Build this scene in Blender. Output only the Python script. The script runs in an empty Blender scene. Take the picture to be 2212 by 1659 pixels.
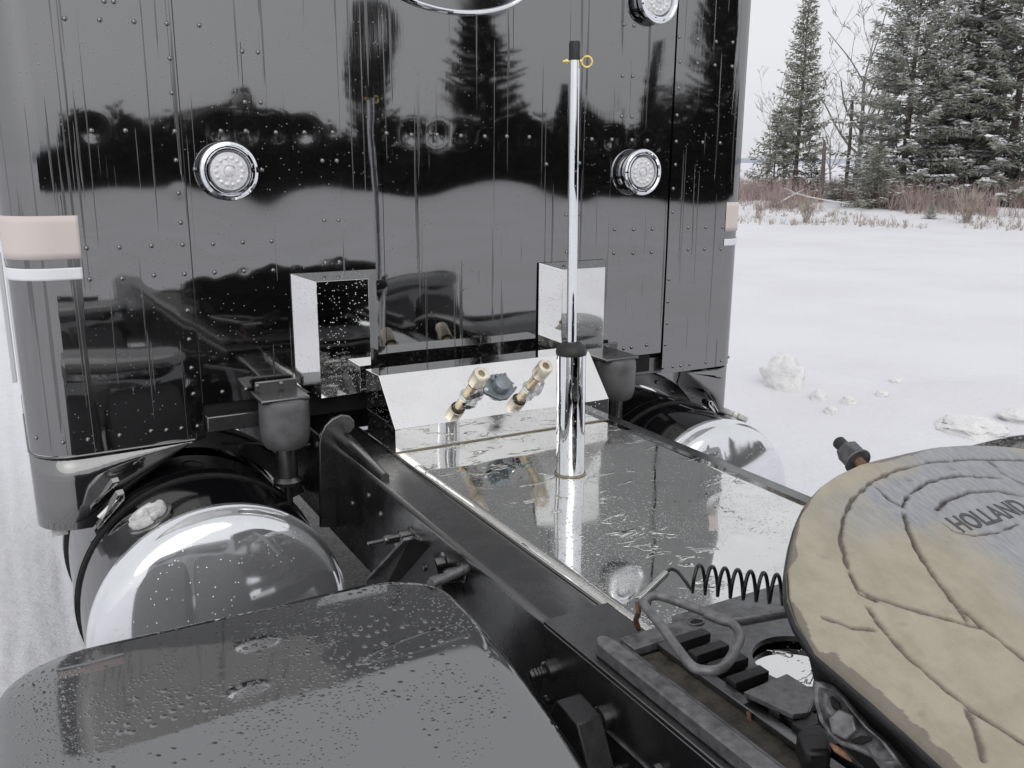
import bpy, math, random
import numpy as np
from mathutils import Vector, Matrix, noise
R = math.radians
random.seed(7)
SC = bpy.context.scene
COL = SC.collection

# ------------------------------------------------------------------ camera
FPX, CXP, CYP = 1950.0, 1106.0, 829.5          # focal length and centre on a 2212 px wide frame
YAW, PIT, ROLL = R(29.5), R(13.8), R(.35)
CAMZ = 1.78
_f = Vector((math.sin(YAW)*math.cos(PIT), math.cos(YAW)*math.cos(PIT), -math.sin(PIT)))
_r = Vector((math.cos(YAW), -math.sin(YAW), 0)); _u = _r.cross(_f)
_r, _u = _r*math.cos(ROLL)+_u*math.sin(ROLL), _u*math.cos(ROLL)-_r*math.sin(ROLL)
cam = bpy.data.cameras.new('camera'); camo = bpy.data.objects.new('camera', cam); COL.objects.link(camo)
cam.sensor_width = 36; cam.lens = FPX/2212*36; cam.clip_start = .02; cam.clip_end = 4000
camo.matrix_world = Matrix.Translation((0, 0, CAMZ)) @ Matrix((_r, _u, -_f)).transposed().to_4x4()
SC.camera = camo

# ------------------------------------------------------------------ sky, sun, exposure
W = bpy.data.worlds.new('World'); SC.world = W; W.use_nodes = True
nt = W.node_tree; nt.nodes.clear()
sky = nt.nodes.new('ShaderNodeTexSky'); sky.sky_type = 'NISHITA'; sky.sun_disc = False
SUN_EL, SUN_AZ = R(42), R(200)
sky.sun_elevation = SUN_EL; sky.sun_rotation = SUN_AZ; sky.dust_density = 4; sky.air_density = 1
hsv = nt.nodes.new('ShaderNodeHueSaturation'); hsv.inputs['Saturation'].default_value = .12
mx = nt.nodes.new('ShaderNodeMixRGB'); mx.inputs[0].default_value = .8
mx.inputs[2].default_value = (7.65, 7.75, 8.05, 1)
bg = nt.nodes.new('ShaderNodeBackground'); bg.inputs[1].default_value = .1
wo = nt.nodes.new('ShaderNodeOutputWorld')
nt.links.new(sky.outputs[0], hsv.inputs['Color']); nt.links.new(hsv.outputs[0], mx.inputs[1])
nt.links.new(mx.outputs[0], bg.inputs[0]); nt.links.new(bg.outputs[0], wo.inputs[0])
sl = bpy.data.lights.new('sun', 'SUN'); sl.energy = .5; sl.angle = R(60); sl.color = (1, .97, .93)
so = bpy.data.objects.new('sun', sl); COL.objects.link(so)
so.rotation_euler = (R(48), 0, R(-20))
VS = SC.view_settings; VS.view_transform = 'Standard'; VS.look = 'None'; VS.exposure = 0.24; VS.gamma = 1
VS.use_curve_mapping = False
SC.cycles.max_bounces = 10; SC.cycles.glossy_bounces = 6; SC.cycles.diffuse_bounces = 3
SC.cycles.caustics_reflective = False; SC.cycles.caustics_refractive = False
SC.cycles.sample_clamp_indirect = 6

# ------------------------------------------------------------------ measured points: pixel + known plane -> metres
def ray(x, y): return _f + _r*((x-CXP)/FPX) - _u*((y-CYP)/FPX)
CAM = Vector((0, 0, CAMZ))
def at(x, y, X=None, Y=None, Z=None):
    d = ray(x, y)
    t = X/d.x if X is not None else Y/d.y if Y is not None else (Z-CAMZ)/d.z
    return CAM + d*t
def on_plane(x, y, p0, n):
    d = ray(x, y); return CAM + d*((p0-CAM).dot(n)/d.dot(n))
def proj(p):
    v = Vector(p)-CAM; z = v.dot(_f); return (CXP+FPX*v.dot(_r)/z, CYP-FPX*v.dot(_u)/z)

# ------------------------------------------------------------------ materials
class NT:
    def __init__(s, name):
        s.m = bpy.data.materials.new(name); s.m.use_nodes = True
        s.t = s.m.node_tree; s.b = s.t.nodes['Principled BSDF']
    def n(s, k, **kw):
        o = s.t.nodes.new('ShaderNode'+k)
        for a, v in kw.items():
            if a.startswith('i_'):
                key = a[2:]; o.inputs[int(key) if key.isdigit() else key].default_value = v
            else: setattr(o, a, v)
        return o
    def l(s, a, b): s.t.links.new(a, b)
    def coord(s, scale=(1, 1, 1), rot=(0, 0, 0)):
        tc = s.n('TexCoord'); mp = s.n('Mapping'); mp.inputs['Scale'].default_value = scale; mp.inputs['Rotation'].default_value = rot
        s.l(tc.outputs['Object'], mp.inputs[0]); return mp.outputs[0]
    def noise(s, vec, scale, detail=3, rough=.5, dist=0):
        o = s.n('TexNoise'); o.inputs['Scale'].default_value = scale; o.inputs['Detail'].default_value = detail
        o.inputs['Roughness'].default_value = rough; o.inputs['Distortion'].default_value = dist
        s.l(vec, o.inputs['Vector']); return o.outputs['Fac']
    def vor(s, vec, scale, rand=1.0):
        o = s.n('TexVoronoi'); o.inputs['Scale'].default_value = scale; o.inputs['Randomness'].default_value = rand
        s.l(vec, o.inputs['Vector']); return o
    def ramp(s, v, a, b, lo=0.0, hi=1.0, smooth=True):
        o = s.n('MapRange'); o.interpolation_type = 'SMOOTHSTEP' if smooth else 'LINEAR'
        for i, x in enumerate((a, b, lo, hi)): o.inputs[i+1].default_value = x
        s.l(v, o.inputs[0]); return o.outputs[0]
    def math(s, op, a, b=None):
        o = s.n('Math', operation=op)
        for i, x in enumerate((a, b)):
            if x is None: continue
            if isinstance(x, (int, float)): o.inputs[i].default_value = x
            else: s.l(x, o.inputs[i])
        return o.outputs[0]
    def mixc(s, f, a, b):
        o = s.n('MixRGB')
        for i, x in enumerate((f, a, b)):
            if isinstance(x, (int, float)): o.inputs[i].default_value = x
            elif isinstance(x, tuple): o.inputs[i].default_value = x if len(x) == 4 else (*x, 1)
            else: s.l(x, o.inputs[i])
        return o.outputs[0]
    def set(s, k, v):
        i = s.b.inputs[k]
        if isinstance(v, (int, float)): i.default_value = v
        elif isinstance(v, tuple): i.default_value = v if len(v) == 4 else (*v, 1)
        else: s.l(v, i)
    def bump(s, h, dist=.001, strength=1.0, prev=None):
        o = s.n('Bump'); o.inputs['Distance'].default_value = dist; o.inputs['Strength'].default_value = strength
        s.l(h, o.inputs['Height'])
        if prev: s.l(prev, o.inputs['Normal'])
        s.l(o.outputs[0], s.b.inputs['Normal']); return o.outputs[0]
    def beads(s, vec, scale, thr, size=.32):
        """round water beads: a dome in the cells whose random value is over thr"""
        v = s.vor(vec, scale)
        d = s.ramp(v.outputs['Distance'], size, 0, 0, 1)
        sep = s.n('SeparateColor'); s.l(v.outputs['Color'], sep.inputs[0])
        k = s.math('GREATER_THAN', sep.outputs[0], thr)
        return s.math('MULTIPLY', d, k), k

def simple(name, col, rough=.5, metal=0.0, ior=1.5, var=.0, vscale=20, bump=0, bscale=60, coat=0):
    m = NT(name); m.set('Roughness', rough); m.set('Metallic', metal); m.set('IOR', ior); m.set('Coat Weight', coat)
    c = m.coord()
    if var:
        n = m.noise(c, vscale, 5, .6)
        f = m.ramp(n, .3, .7)
        m.set('Base Color', m.mixc(f, tuple(x*(1-var) for x in col), tuple(min(1, x*(1+var)) for x in col)))
        m.set('Roughness', m.ramp(n, .3, .7, max(.02, rough*.8), min(1, rough*1.25)))
    else: m.set('Base Color', col)
    if bump: m.bump(m.noise(c, bscale, 4, .6), bump)
    return m.m

def gloss_black(name, streaks=True, dens=.80):
    m = NT(name); m.set('IOR', 2.95); m.set('Metallic', 0)
    c = m.coord()
    cs = m.coord((1, 1, .012))
    run = m.ramp(m.noise(cs, 85, 2, .5), .652, .675) if streaks else None
    run2 = m.ramp(m.noise(m.coord((1, 1, .03)), 16, 3, .6), .72, .75) if streaks else None
    fine = m.noise(m.coord((1, 1, .05)), 110, 3, .6)
    b1, _ = m.beads(c, 150, .90, .26)
    patch = m.ramp(m.noise(c, 3.5, 3), .45, .6)
    b1 = m.math('MULTIPLY', b1, patch)
    if streaks:
        st = m.math('MAXIMUM', run, m.math('MULTIPLY', run2, .6))
        m.set('Base Color', m.mixc(st, (.006, .006, .0065), (.002, .002, .002)))
        m.set('Roughness', m.ramp(st, 0, 1, .032, .16))
        m.set('Specular IOR Level', m.ramp(st, 0, 1, .5, .34))
        h = m.math('ADD', b1, m.math('MULTIPLY', st, .35))
        h = m.math('ADD', h, m.math('MULTIPLY', fine, .018))
    else:
        m.set('Base Color', (.006, .006, .0065)); m.set('Roughness', .05); h = b1
    m.bump(h, .0010)
    return m.m

def wet_fender(name):
    m = NT(name); m.set('IOR', 3.0); m.set('Base Color', (.006, .006, .007))
    c = m.coord()
    big, _ = m.beads(c, 75, .50, .40); mid, _ = m.beads(c, 160, .30, .42); sm, _ = m.beads(c, 340, .35, .4)
    pb = m.ramp(m.noise(c, 4.5, 3), .47, .56); pm = m.ramp(m.noise(m.coord((1, 1, 1), (.3, .2, 1)), 6, 3), .43, .53)
    h = m.math('ADD', m.math('MULTIPLY', m.math('MULTIPLY', big, pb), 1.3), m.math('MULTIPLY', m.math('MULTIPLY', mid, pm), .7))
    h = m.math('ADD', h, m.math('MULTIPLY', m.math('MULTIPLY', sm, m.ramp(m.noise(c, 4, 2), .48, .6)), .10))
    m.set('Roughness', m.ramp(m.noise(c, 9, 4), .35, .7, .035, .08))
    m.bump(h, .0011)
    return m.m

def mirror_steel(name, col=(.82, .82, .80), rough=.035, drops=.80, dscale=160, wave=0.0004, wet=False, metal=1.0):
    m = NT(name); m.set('Metallic', 1.0)
    c = m.coord()
    n = m.noise(c, 8, 4, .6)
    m.set('Base Color', m.mixc(m.ramp(n, .3, .7), tuple(x*.93 for x in col), col)); m.set('Metallic', metal)
    h, _ = m.beads(c, dscale, drops, .33)
    patch = m.ramp(m.noise(c, 4.3, 3), .40, .58)
    h = m.math('MULTIPLY', h, patch)
    rg = m.ramp(n, .3, .8, rough*.7, rough*1.6)
    if wet:
        b2, _ = m.beads(c, 330, .35, .42)
        mist = m.ramp(m.noise(c, 4.5, 3, .55), .42, .54)
        h = m.math('ADD', m.math('MULTIPLY', h, 1.0), m.math('MULTIPLY', m.math('MULTIPLY', b2, mist), .27))
        wn = m.noise(m.coord((.75, 1.25, 1)), 15, 3, .5, 1.0)
        pool = m.ramp(wn, .625, .64)
        edge = m.math('MULTIPLY', m.ramp(wn, .605, .628), m.ramp(wn, .66, .635))
        pm = m.ramp(m.noise(c, 3.1, 2), .40, .54)
        h = m.math('ADD', h, m.math('MULTIPLY', m.math('ADD', pool, edge), m.math('MULTIPLY', pm, 1.3)))
        rg = m.math('ADD', rg, m.math('MULTIPLY', mist, .05))
    m.set('Roughness', rg)
    nb = m.bump(h, .0013)
    if wave: m.bump(m.noise(c, 3.2, 2), wave*12, 1, nb)
    return m.m

M = {}
M['wall'] = gloss_black('black_wet_panel')
M['gloss'] = gloss_black('black_gloss_paint', False)
M['tank'] = simple('black_tank_paint', (.006, .006, .007), .08, 0, 1.5)
M['fender'] = wet_fender('black_wet_fender')
M['deck'] = mirror_steel('wet_mirror_steel', (.78, .78, .76), .026, .50, 120, .00012, True)
M['steel'] = mirror_steel('polished_steel', (.80, .80, .79), .035, .84, 230, .0001)
M['boxsteel'] = mirror_steel('polished_steel_box', (.90, .89, .88), .03, .86, 210, .00004)
M['tankend'] = mirror_steel('polished_tank_end', (.84, .85, .87), .06, .90, 150, .0, False, .80)
M['chrome'] = mirror_steel('chrome', (.88, .89, .92), .02, .93, 260, .0)
M['chassis'] = simple('chassis_black', (.014, .014, .015), .26, 0, 2.3, .18, 12, .0002, 90)
M['chassis_dull'] = simple('chassis_dull_black', (.013, .013, .014), .45, 0, 1.55, .4, 40, .0008, 90)
M['rubber'] = simple('black_rubber', (.02, .02, .021), .5, 0, 1.5, .2, 40)
M['airbag'] = simple('airbag_rubber', (.12, .12, .123), .38, 0, 1.5, .2, 20, .0003, 200)
M['beige'] = simple('beige_stripe', (.68, .605, .57), .75, 0, 1.5)
M['white'] = simple('white_stripe', (.80, .81, .84), .7, 0, 1.5)
M['brass'] = simple('zinc_brass', (.70, .58, .40), .33, .7, 1.5, .25, 60)
M['sleeve'] = simple('yellow_zinc', (.86, .76, .62), .35, .55, 1.5, .22, 35)
M['zinc'] = simple('grey_zinc', (.55, .62, .62), .25, .9, 1.5, .1, 40)
M['gold'] = simple('gold_zinc', (.75, .58, .22), .3, .9, 1.5, .1, 80)
M['socket'] = simple('socket_cast', (.25, .29, .31), .38, .3, 1.5, .15, 60, .0003, 150)
M['worn'] = simple('worn_steel', (.14, .14, .145), .36, .45, 1.5, .45, 35, .0008, 120)
M['worn_light'] = simple('worn_light_steel', (.17, .168, .172), .34, .4, 1.5, .35, 60, .0006, 140)
M['rust'] = simple('rusty_steel', (.19, .10, .06), .7, 0, 1.5, .5, 60, .001, 150)
M['rod'] = simple('handle_rod', (.19, .185, .19), .38, .35, 1.5, .25, 70, .0003, 220)
M['cap'] = simple('cast_aluminium', (.68, .68, .67), .5, .25, 1.5, .2, 50, .0006, 120)
M['sealant'] = simple('amber_sealant', (.30, .26, .18), .4)
M['label'] = simple('paper_label', (.75, .75, .76), .5)
M['ink'] = simple('ink', (.05, .05, .05), .6)
M['lens'] = simple('clear_lens', (.78, .78, .80), .15, .25, 1.6, .15, 120, .0015, 260)
M['spring'] = simple('spring_steel', (.60, .61, .60), .3, .9)
M['coil'] = simple('black_nylon', (.012, .012, .014), .28, 0, 1.5)
M['tyre'] = simple('tyre_rubber', (.07, .07, .072), .75, 0, 1.5, .3, 20)
M['dark'] = simple('underbody', (.012, .012, .012), .75, 0, 1.4, .3, 15)

def plastic():
    m = NT('clear_film'); t = m.t; c = m.coord()
    d = m.n('BsdfDiffuse'); d.inputs[0].default_value = (.9, .89, .87, 1); tl = m.n('BsdfTranslucent'); tl.inputs[0].default_value = (.9, .89, .87, 1)
    gl = m.n('BsdfGlossy'); gl.inputs['Roughness'].default_value = .15; tr = m.n('BsdfTransparent')
    m1 = m.n('MixShader'); m1.inputs[0].default_value = .5; m2 = m.n('MixShader'); m2.inputs[0].default_value = .15; m3 = m.n('MixShader')
    m.l(d.outputs[0], m1.inputs[1]); m.l(tl.outputs[0], m1.inputs[2]); m.l(m1.outputs[0], m2.inputs[1]); m.l(gl.outputs[0], m2.inputs[2])
    m.l(m.ramp(m.noise(c, 70, 4, .6), .35, .65, .25, .72), m3.inputs[0]); m.l(tr.outputs[0], m3.inputs[1]); m.l(m2.outputs[0], m3.inputs[2])
    out = [n for n in t.nodes if n.type == 'OUTPUT_MATERIAL'][0]; m.l(m3.outputs[0], out.inputs[0])
    t.nodes.remove(m.b); return m.m
M['film'] = plastic()

def snow_mat():
    m = NT('snow'); c = m.coord()
    n1 = m.noise(c, .35, 5, .6); n2 = m.noise(c, 9, 6, .65); n3 = m.noise(c, 60, 4, .6)
    base = m.mixc(m.ramp(n1, .35, .7), (.80, .80, .83), (.74, .735, .76))
    # packed, dirtier snow beside and under the truck (an irregular stain that stays where it is)
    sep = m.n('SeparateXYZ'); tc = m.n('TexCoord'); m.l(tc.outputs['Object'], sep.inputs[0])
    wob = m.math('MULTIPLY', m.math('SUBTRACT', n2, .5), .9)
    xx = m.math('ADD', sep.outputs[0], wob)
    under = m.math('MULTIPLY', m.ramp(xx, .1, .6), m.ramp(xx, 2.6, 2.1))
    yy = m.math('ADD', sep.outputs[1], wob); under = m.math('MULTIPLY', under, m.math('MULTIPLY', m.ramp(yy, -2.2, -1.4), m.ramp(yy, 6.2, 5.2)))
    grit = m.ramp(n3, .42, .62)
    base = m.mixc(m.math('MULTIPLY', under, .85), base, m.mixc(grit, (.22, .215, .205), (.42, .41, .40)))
    side = m.math('MULTIPLY', m.ramp(xx, -2.6, -1.7), m.ramp(xx, .7, .2))
    base = m.mixc(m.math('MULTIPLY', side, m.ramp(n2, .3, .7, .1, .4)), base, (.68, .685, .69))
    m.set('Base Color', base); m.set('Roughness', .8)
    m.set('Subsurface Weight', 0)
    nb = m.bump(n2, .03, .6); m.bump(n3, .006, .5, nb)
    return m.m
M['snow'] = snow_mat()
M['snowlump'] = simple('lumpy_snow', (.84, .83, .825), .85, 0, 1.3, .04, 12, .02, 25)
M['needles'] = simple('frost_haze_needles', (.40, .405, .355), .8, 0, 1.4, .35, 3)  # pale from frost, and lightened further in place of haze
M['branchsnow'] = simple('branch_snow', (.78, .78, .80), .8)
M['bark'] = simple('bark', (.15, .125, .115), .9, 0, 1.4, .35, 8)
M['greybark'] = simple('pale_bark', (.30, .275, .265), .9, 0, 1.4, .3, 4)
M['willow'] = simple('red_willow', (.40, .315, .295), .9, 0, 1.4, .3, 2)
M['drygrass'] = simple('dry_grass', (.42, .36, .31), .9, 0, 1.4, .3, 2)
M['forestdark'] = simple('forest_needles', (.028, .026, .020), .9, 0, 1.4, .3, 1)
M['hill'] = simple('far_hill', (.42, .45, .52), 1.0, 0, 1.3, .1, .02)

# ------------------------------------------------------------------ mesh building
def basis_of(d):
    d = Vector(d).normalized(); a = Vector((0, 0, 1)) if abs(d.z) < .9 else Vector((1, 0, 0))
    u = a.cross(d).normalized(); return u, d.cross(u)
class MB:
    def __init__(s): s.v = []; s.f = []; s.mi = []; s.cur = 0
    def add(s, vs, fs):
        o = len(s.v); s.v += [tuple(p) for p in vs]; s.f += [tuple(i+o for i in f) for f in fs]; s.mi += [s.cur]*len(fs); return s
    def box(s, x0, x1, y0, y1, z0, z1):
        return s.add([(x0,y0,z0),(x1,y0,z0),(x1,y1,z0),(x0,y1,z0),(x0,y0,z1),(x1,y0,z1),(x1,y1,z1),(x0,y1,z1)],
                     [(3,2,1,0),(4,5,6,7),(0,1,5,4),(1,2,6,5),(2,3,7,6),(3,0,4,7)])
    def obox(s, c, ax, ay, az, hx, hy, hz):
        c, ax, ay, az = Vector(c), Vector(ax).normalized(), Vector(ay).normalized(), Vector(az).normalized()
        P = [c+ax*hx*i+ay*hy*j+az*hz*k for k in (-1, 1) for (i, j) in ((-1,-1),(1,-1),(1,1),(-1,1))]
        return s.add(P, [(3,2,1,0),(4,5,6,7),(0,1,5,4),(1,2,6,5),(2,3,7,6),(3,0,4,7)])
    def lathe(s, o, d, prof, n=32, a0=0, a1=2*math.pi):
        """prof: (radius, height along d) pairs"""
        o = Vector(o); d = Vector(d).normalized(); u, w = basis_of(d); vs = []; fs = []
        full = abs(a1-a0-2*math.pi) < 1e-6; m = n if full else n+1
        for (r, h) in prof:
            for i in range(m):
                a = a0+(a1-a0)*i/n
                vs.append(o+d*h+(u*math.cos(a)+w*math.sin(a))*max(r, 1e-5))
        for j in range(len(prof)-1):
            for i in range(n):
                k = (i+1) % m
                fs.append((j*m+i, j*m+k, (j+1)*m+k, (j+1)*m+i))
        if full and prof[0][0] > 1e-4: fs.append(tuple(range(m))[::-1])
        if full and prof[-1][0] > 1e-4: fs.append(tuple((len(prof)-1)*m+i for i in range(m)))
        return s.add(vs, fs)
    def cyl(s, p0, p1, r0, r1=None, n=16):
        p0, p1 = Vector(p0), Vector(p1); L = (p1-p0).length
        return s.lathe(p0, p1-p0, [(r0, 0), (r0 if r1 is None else r1, L)], n)
    def hexn(s, p0, p1, r): return s.cyl(p0, p1, r, n=6)
    def tube(s, pts, r, n=8, closed=False):
        pts = [Vector(p) for p in pts]; N = len(pts); vs = []; fs = []; pu = None
        for i, p in enumerate(pts):
            a = pts[(i-1) % N] if (closed or i > 0) else p; b = pts[(i+1) % N] if (closed or i < N-1) else p
            t = (b-a).normalized()
            if pu is None: u, w = basis_of(t)
            else:
                u = (pu - t*pu.dot(t)).normalized(); w = t.cross(u)
            pu = u; rr = r[i] if isinstance(r, (list, tuple)) else r
            for k in range(n):
                q = 2*math.pi*k/n; vs.append(p+(u*math.cos(q)+w*math.sin(q))*rr)
        for i in range(N if closed else N-1):
            j = (i+1) % N
            for k in range(n):
                l = (k+1) % n; fs.append((i*n+k, i*n+l, j*n+l, j*n+k))
        if not closed: fs += [tuple(range(n))[::-1], tuple((N-1)*n+k for k in range(n))]
        return s.add(vs, fs)
    def prism(s, poly, fn, a, b):
        """poly 2-D outline, fn(p, q, h) -> 3-D, extruded from a to b"""
        n = len(poly)
        vs = [fn(p, q, a) for p, q in poly]+[fn(p, q, b) for p, q in poly]
        fs = [tuple(range(n))[::-1], tuple(range(n, 2*n))]+[(i, (i+1) % n, n+(i+1) % n, n+i) for i in range(n)]
        return s.add(vs, fs)
    def grid(s, P):
        """P: rows of points"""
        nr, nc = len(P), len(P[0]); vs = [p for row in P for p in row]
        return s.add(vs, [(j*nc+i, j*nc+i+1, (j+1)*nc+i+1, (j+1)*nc+i) for j in range(nr-1) for i in range(nc-1)])
    def build(s, name, mat, parent=None, smooth=True, bev=0, angle=35, solid=0, org=None):
        me = bpy.data.meshes.new(name)
        off = org if org is not None else (OFF.get(parent.name, Vector((0, 0, 0))) if parent else Vector((0, 0, 0)))
        me.from_pydata(s.v, [], s.f); me.validate()
        for mm in (mat if isinstance(mat, (list, tuple)) else [mat]): me.materials.append(mm)
        if any(s.mi) and len(me.polygons) == len(s.mi): me.polygons.foreach_set('material_index', s.mi)
        import bmesh
        bm = bmesh.new(); bm.from_mesh(me)
        if len(bm.faces) < 120000: bmesh.ops.recalc_face_normals(bm, faces=bm.faces)
        bm.to_mesh(me); bm.free()
        if smooth:
            me.polygons.foreach_set('use_smooth', [True]*len(me.polygons)); me.set_sharp_from_angle(angle=R(angle))
        o = bpy.data.objects.new(name, me); COL.objects.link(o)
        if parent:
            o.parent = parent
            if parent.name == ROOTNAME: o.location = -Vector(parent.location)   # its mesh is in world metres
        if solid:
            md = o.modifiers.new('thickness', 'SOLIDIFY'); md.thickness = solid; md.offset = 0
        if bev:
            md = o.modifiers.new('edge', 'BEVEL'); md.width = bev; md.segments = 2; md.limit_method = 'ANGLE'; md.angle_limit = R(40)
            md.harden_normals = False
        return o
OFF = {}; ROOTNAME = 'semi_truck'
def tag(o, label=None, cat=None, group=None, kind=None):
    if label: o['label'] = label
    if cat: o['category'] = cat
    if group: o['group'] = group
    if kind: o['kind'] = kind
    return o
def copy_part(src, parent, loc, rot=None):
    c = src.copy(); COL.objects.link(c); c.parent = parent; c.location = loc
    if rot is not None: c.rotation_euler = rot
    return c

# ================================================================== SETTING
# ground: one sheet, flat lot, then a low bank under the trees
FN = Vector((.75, .66, 0)).normalized()
def ground_z(x, y):
    d = x*FN.x+y*FN.y
    z = 0
    if d > 27.5:
        t = min(1, (d-27.5)/9); z += .42*t*t*(3-2*t) + .12*noise.noise((x*.5, y*.5, 0))*min(1, (d-27.5)/2)
    if d > 45: z += (d-45)*.004
    if math.hypot(x, y) < 40:
        z += .015*noise.noise((x*.8, y*.8, 3))
        # ploughed tyre tracks running along the truck's left side
        if -3.2 < x < .5:
            w = min(1, (x+3.2)/.4, (.5-x)/.3)
            z += w*(.0045*math.sin(x*62+1.5*noise.noise((x*2, y*.35, 4)))*(.6+noise.noise((x*3, y*.8, 9)))+.012*noise.noise((x*9, y*.5, 8))+.007*noise.noise((x*24, y*2.5, 1)))
        # plough spill with lumps, right of the truck
        dd = abs((x*.64+y*.77)-7.6)
        if x > 4 and dd < 1.6: z += .10*(1-dd/1.6)**2*(.5+noise.noise((x*1.6, y*1.6, 5)))
    return z
def axis_pts(lo, hi, fine, step, grow):
    a = []; v = 0
    s = step
    while v < hi:
        a.append(v); v += s if v < fine else s; s = step if v < fine else s*grow
    a.append(hi)
    b = []; v = 0; s = step
    while v < -lo:
        v += s; s = step if v < fine else s*grow; b.append(-min(v, -lo))
    return sorted(set(b+a))
xs = sorted(set([-3.3+.05*i for i in range(48)] + [-.9+.016*i for i in range(90)] + [x for x in axis_pts(-900, 900, 9, .18, 1.07) if not -3.3 < x < .54]))
ys = axis_pts(-900, 900, 9, .14, 1.07)
g = MB(); g.grid([[(x, y, ground_z(x, y)) for x in xs] for y in ys])
tag(g.build('ground', M['snow'], angle=180), kind='structure')

h = MB(); pts = []
for i in range(61):
    a = R(-40+i*4); rr = 420
    pts.append((rr*math.sin(a), rr*math.cos(a), i))
h.grid([[(x*k, y*k, z0 + zz*(2.2+1.6*noise.noise((i*.35, 0, 2)))) for x, y, i in pts] for k, zz, z0 in ((1, 0, -2), (1.1, .8, 1), (1.25, 1.6, 1.5), (1.6, 0, -2))])
tag(h.build('hills', M['hill']), kind='structure')

# ------------------------------------------------------------------ trees
def rquad(mb, c, d, up, L, Wd):
    d = d.normalized(); s = d.cross(up)
    if s.length < 1e-3: s = Vector((1, 0, 0))
    s.normalize()
    mb.add([c-s*Wd*.25, c+d*L*.5-s*Wd*.5, c+d*L, c+d*L*.5+s*Wd*.5], [(0, 1, 2, 3)])
def spruce_mesh(H, Rb, seed, dens=1.0, bare=.06, droop=.25, snow=.35, slim=1.0, wq=.075):
    """whorls of boughs; each bough is a fan of short narrow needle sprays with snow lying along its top"""
    rn = random.Random(seed); m = MB(); z = bare*H
    tr = MB(); tr.tube([(0, 0, -.3), (.02*H/9, 0, H*.5), (0, 0, H*.97)], [.013*H, .007*H, .003], 7)
    while z < H*.99:
        t = z/H
        tier = .80+.34*rn.random()
        prof = ((1-t)**.9)*slim*tier
        nb = int((8 if t < .8 else 6)*dens)
        a0 = rn.random()*6.28
        for k in range(nb):
            a = a0+6.283*k/nb+rn.uniform(-.35, .35); L = Rb*prof*rn.uniform(.6, 1.15)+.10
            el = -droop*(1-t)+.42*t+rn.uniform(-.10, .10)
            d = Vector((math.cos(a)*math.cos(el), math.sin(a)*math.cos(el), math.sin(el)))
            side = Vector((-math.sin(a), math.cos(a), 0)); p0 = Vector((0, 0, z))
            steps = max(3, int(L/.115)); m.cur = 0
            for i in range(steps):
                u = (i+.7)/steps
                if u < .18 and L > .8: continue
                p = p0+d*(L*u)+Vector((0, 0, .30*L*(u*u-.35)*.6))
                w = (.34*(1-u)+.13)*(.55+.42*min(L, 2.2))
                for sg in (-1, 1):
                    for _q in (0, 1):
                        q = d*rn.uniform(.3, 1)+side*sg*rn.uniform(.35, 1)+Vector((0, 0, rn.uniform(-.38, .22)))
                        rquad(m, p+Vector((rn.uniform(-.05, .05), rn.uniform(-.05, .05), rn.uniform(-.04, .04))), q, Vector((rn.uniform(-.6, .6), rn.uniform(-.6, .6), 1)), w*rn.uniform(.6, 1.25), wq*rn.uniform(.7, 1.5))
                if rn.random() < .6:
                    rquad(m, p, Vector((rn.uniform(-.5, .5), rn.uniform(-.5, .5), -1)), side, .12+.12*rn.random(), wq)
                if rn.random() < snow*(1-.45*t):
                    m.cur = 1
                    for _q in range(3 if H > 10 else 2):
                        rquad(m, p+Vector((rn.uniform(-.08, .08), rn.uniform(-.08, .08), .07+.05*rn.random())), d+side*rn.uniform(-1.2, 1.2), Vector((rn.uniform(-.5, .5), rn.uniform(-.9, .9), 1)), .14+.18*rn.random(), .07+.07*rn.random())
                    m.cur = 0
            rquad(m, p0+d*L*.88+Vector((0, 0, .12*L)), d+Vector((0, 0, .25)), Vector((0, 0, 1)), .24, wq)
        z += rn.uniform(.16, .27)*(1 if H > 6 else .7)
    rquad(m, Vector((0, 0, H*.96)), Vector((0, 0, 1)), Vector((1, 0, 0)), H*.05, .05)
    return m, tr
def tree_obj(name, mb, tr, loc, rz, label, group, mats, tmat):
    t = bpy.data.objects.new(name, None); COL.objects.link(t); t.location = loc; t.rotation_euler[2] = rz
    tag(t, label, 'tree', group)
    c = mb.build('crown', mats, t, smooth=False); k = tr.build('trunk', tmat, t)
    return t
def tree_copy(src, loc, rz, sc, label, group=None, cat='tree'):
    r = src.copy(); COL.objects.link(r); r.location = loc; r.rotation_euler = (0, 0, rz); r.scale = (sc, sc, sc) if not isinstance(sc, tuple) else sc
    r['label'] = label
    if group: r['group'] = group
    for ch in list(src.children):
        c = ch.copy(); COL.objects.link(c); c.parent = r
    return r
def gpos(x, y, dist):
    """point on the ground in the viewing direction of a picture point, dist metres out"""
    d = ray(x, y); d.z = 0; d.normalize(); p = d*dist
    return Vector((p.x, p.y, ground_z(p.x, p.y)-.02))

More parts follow.
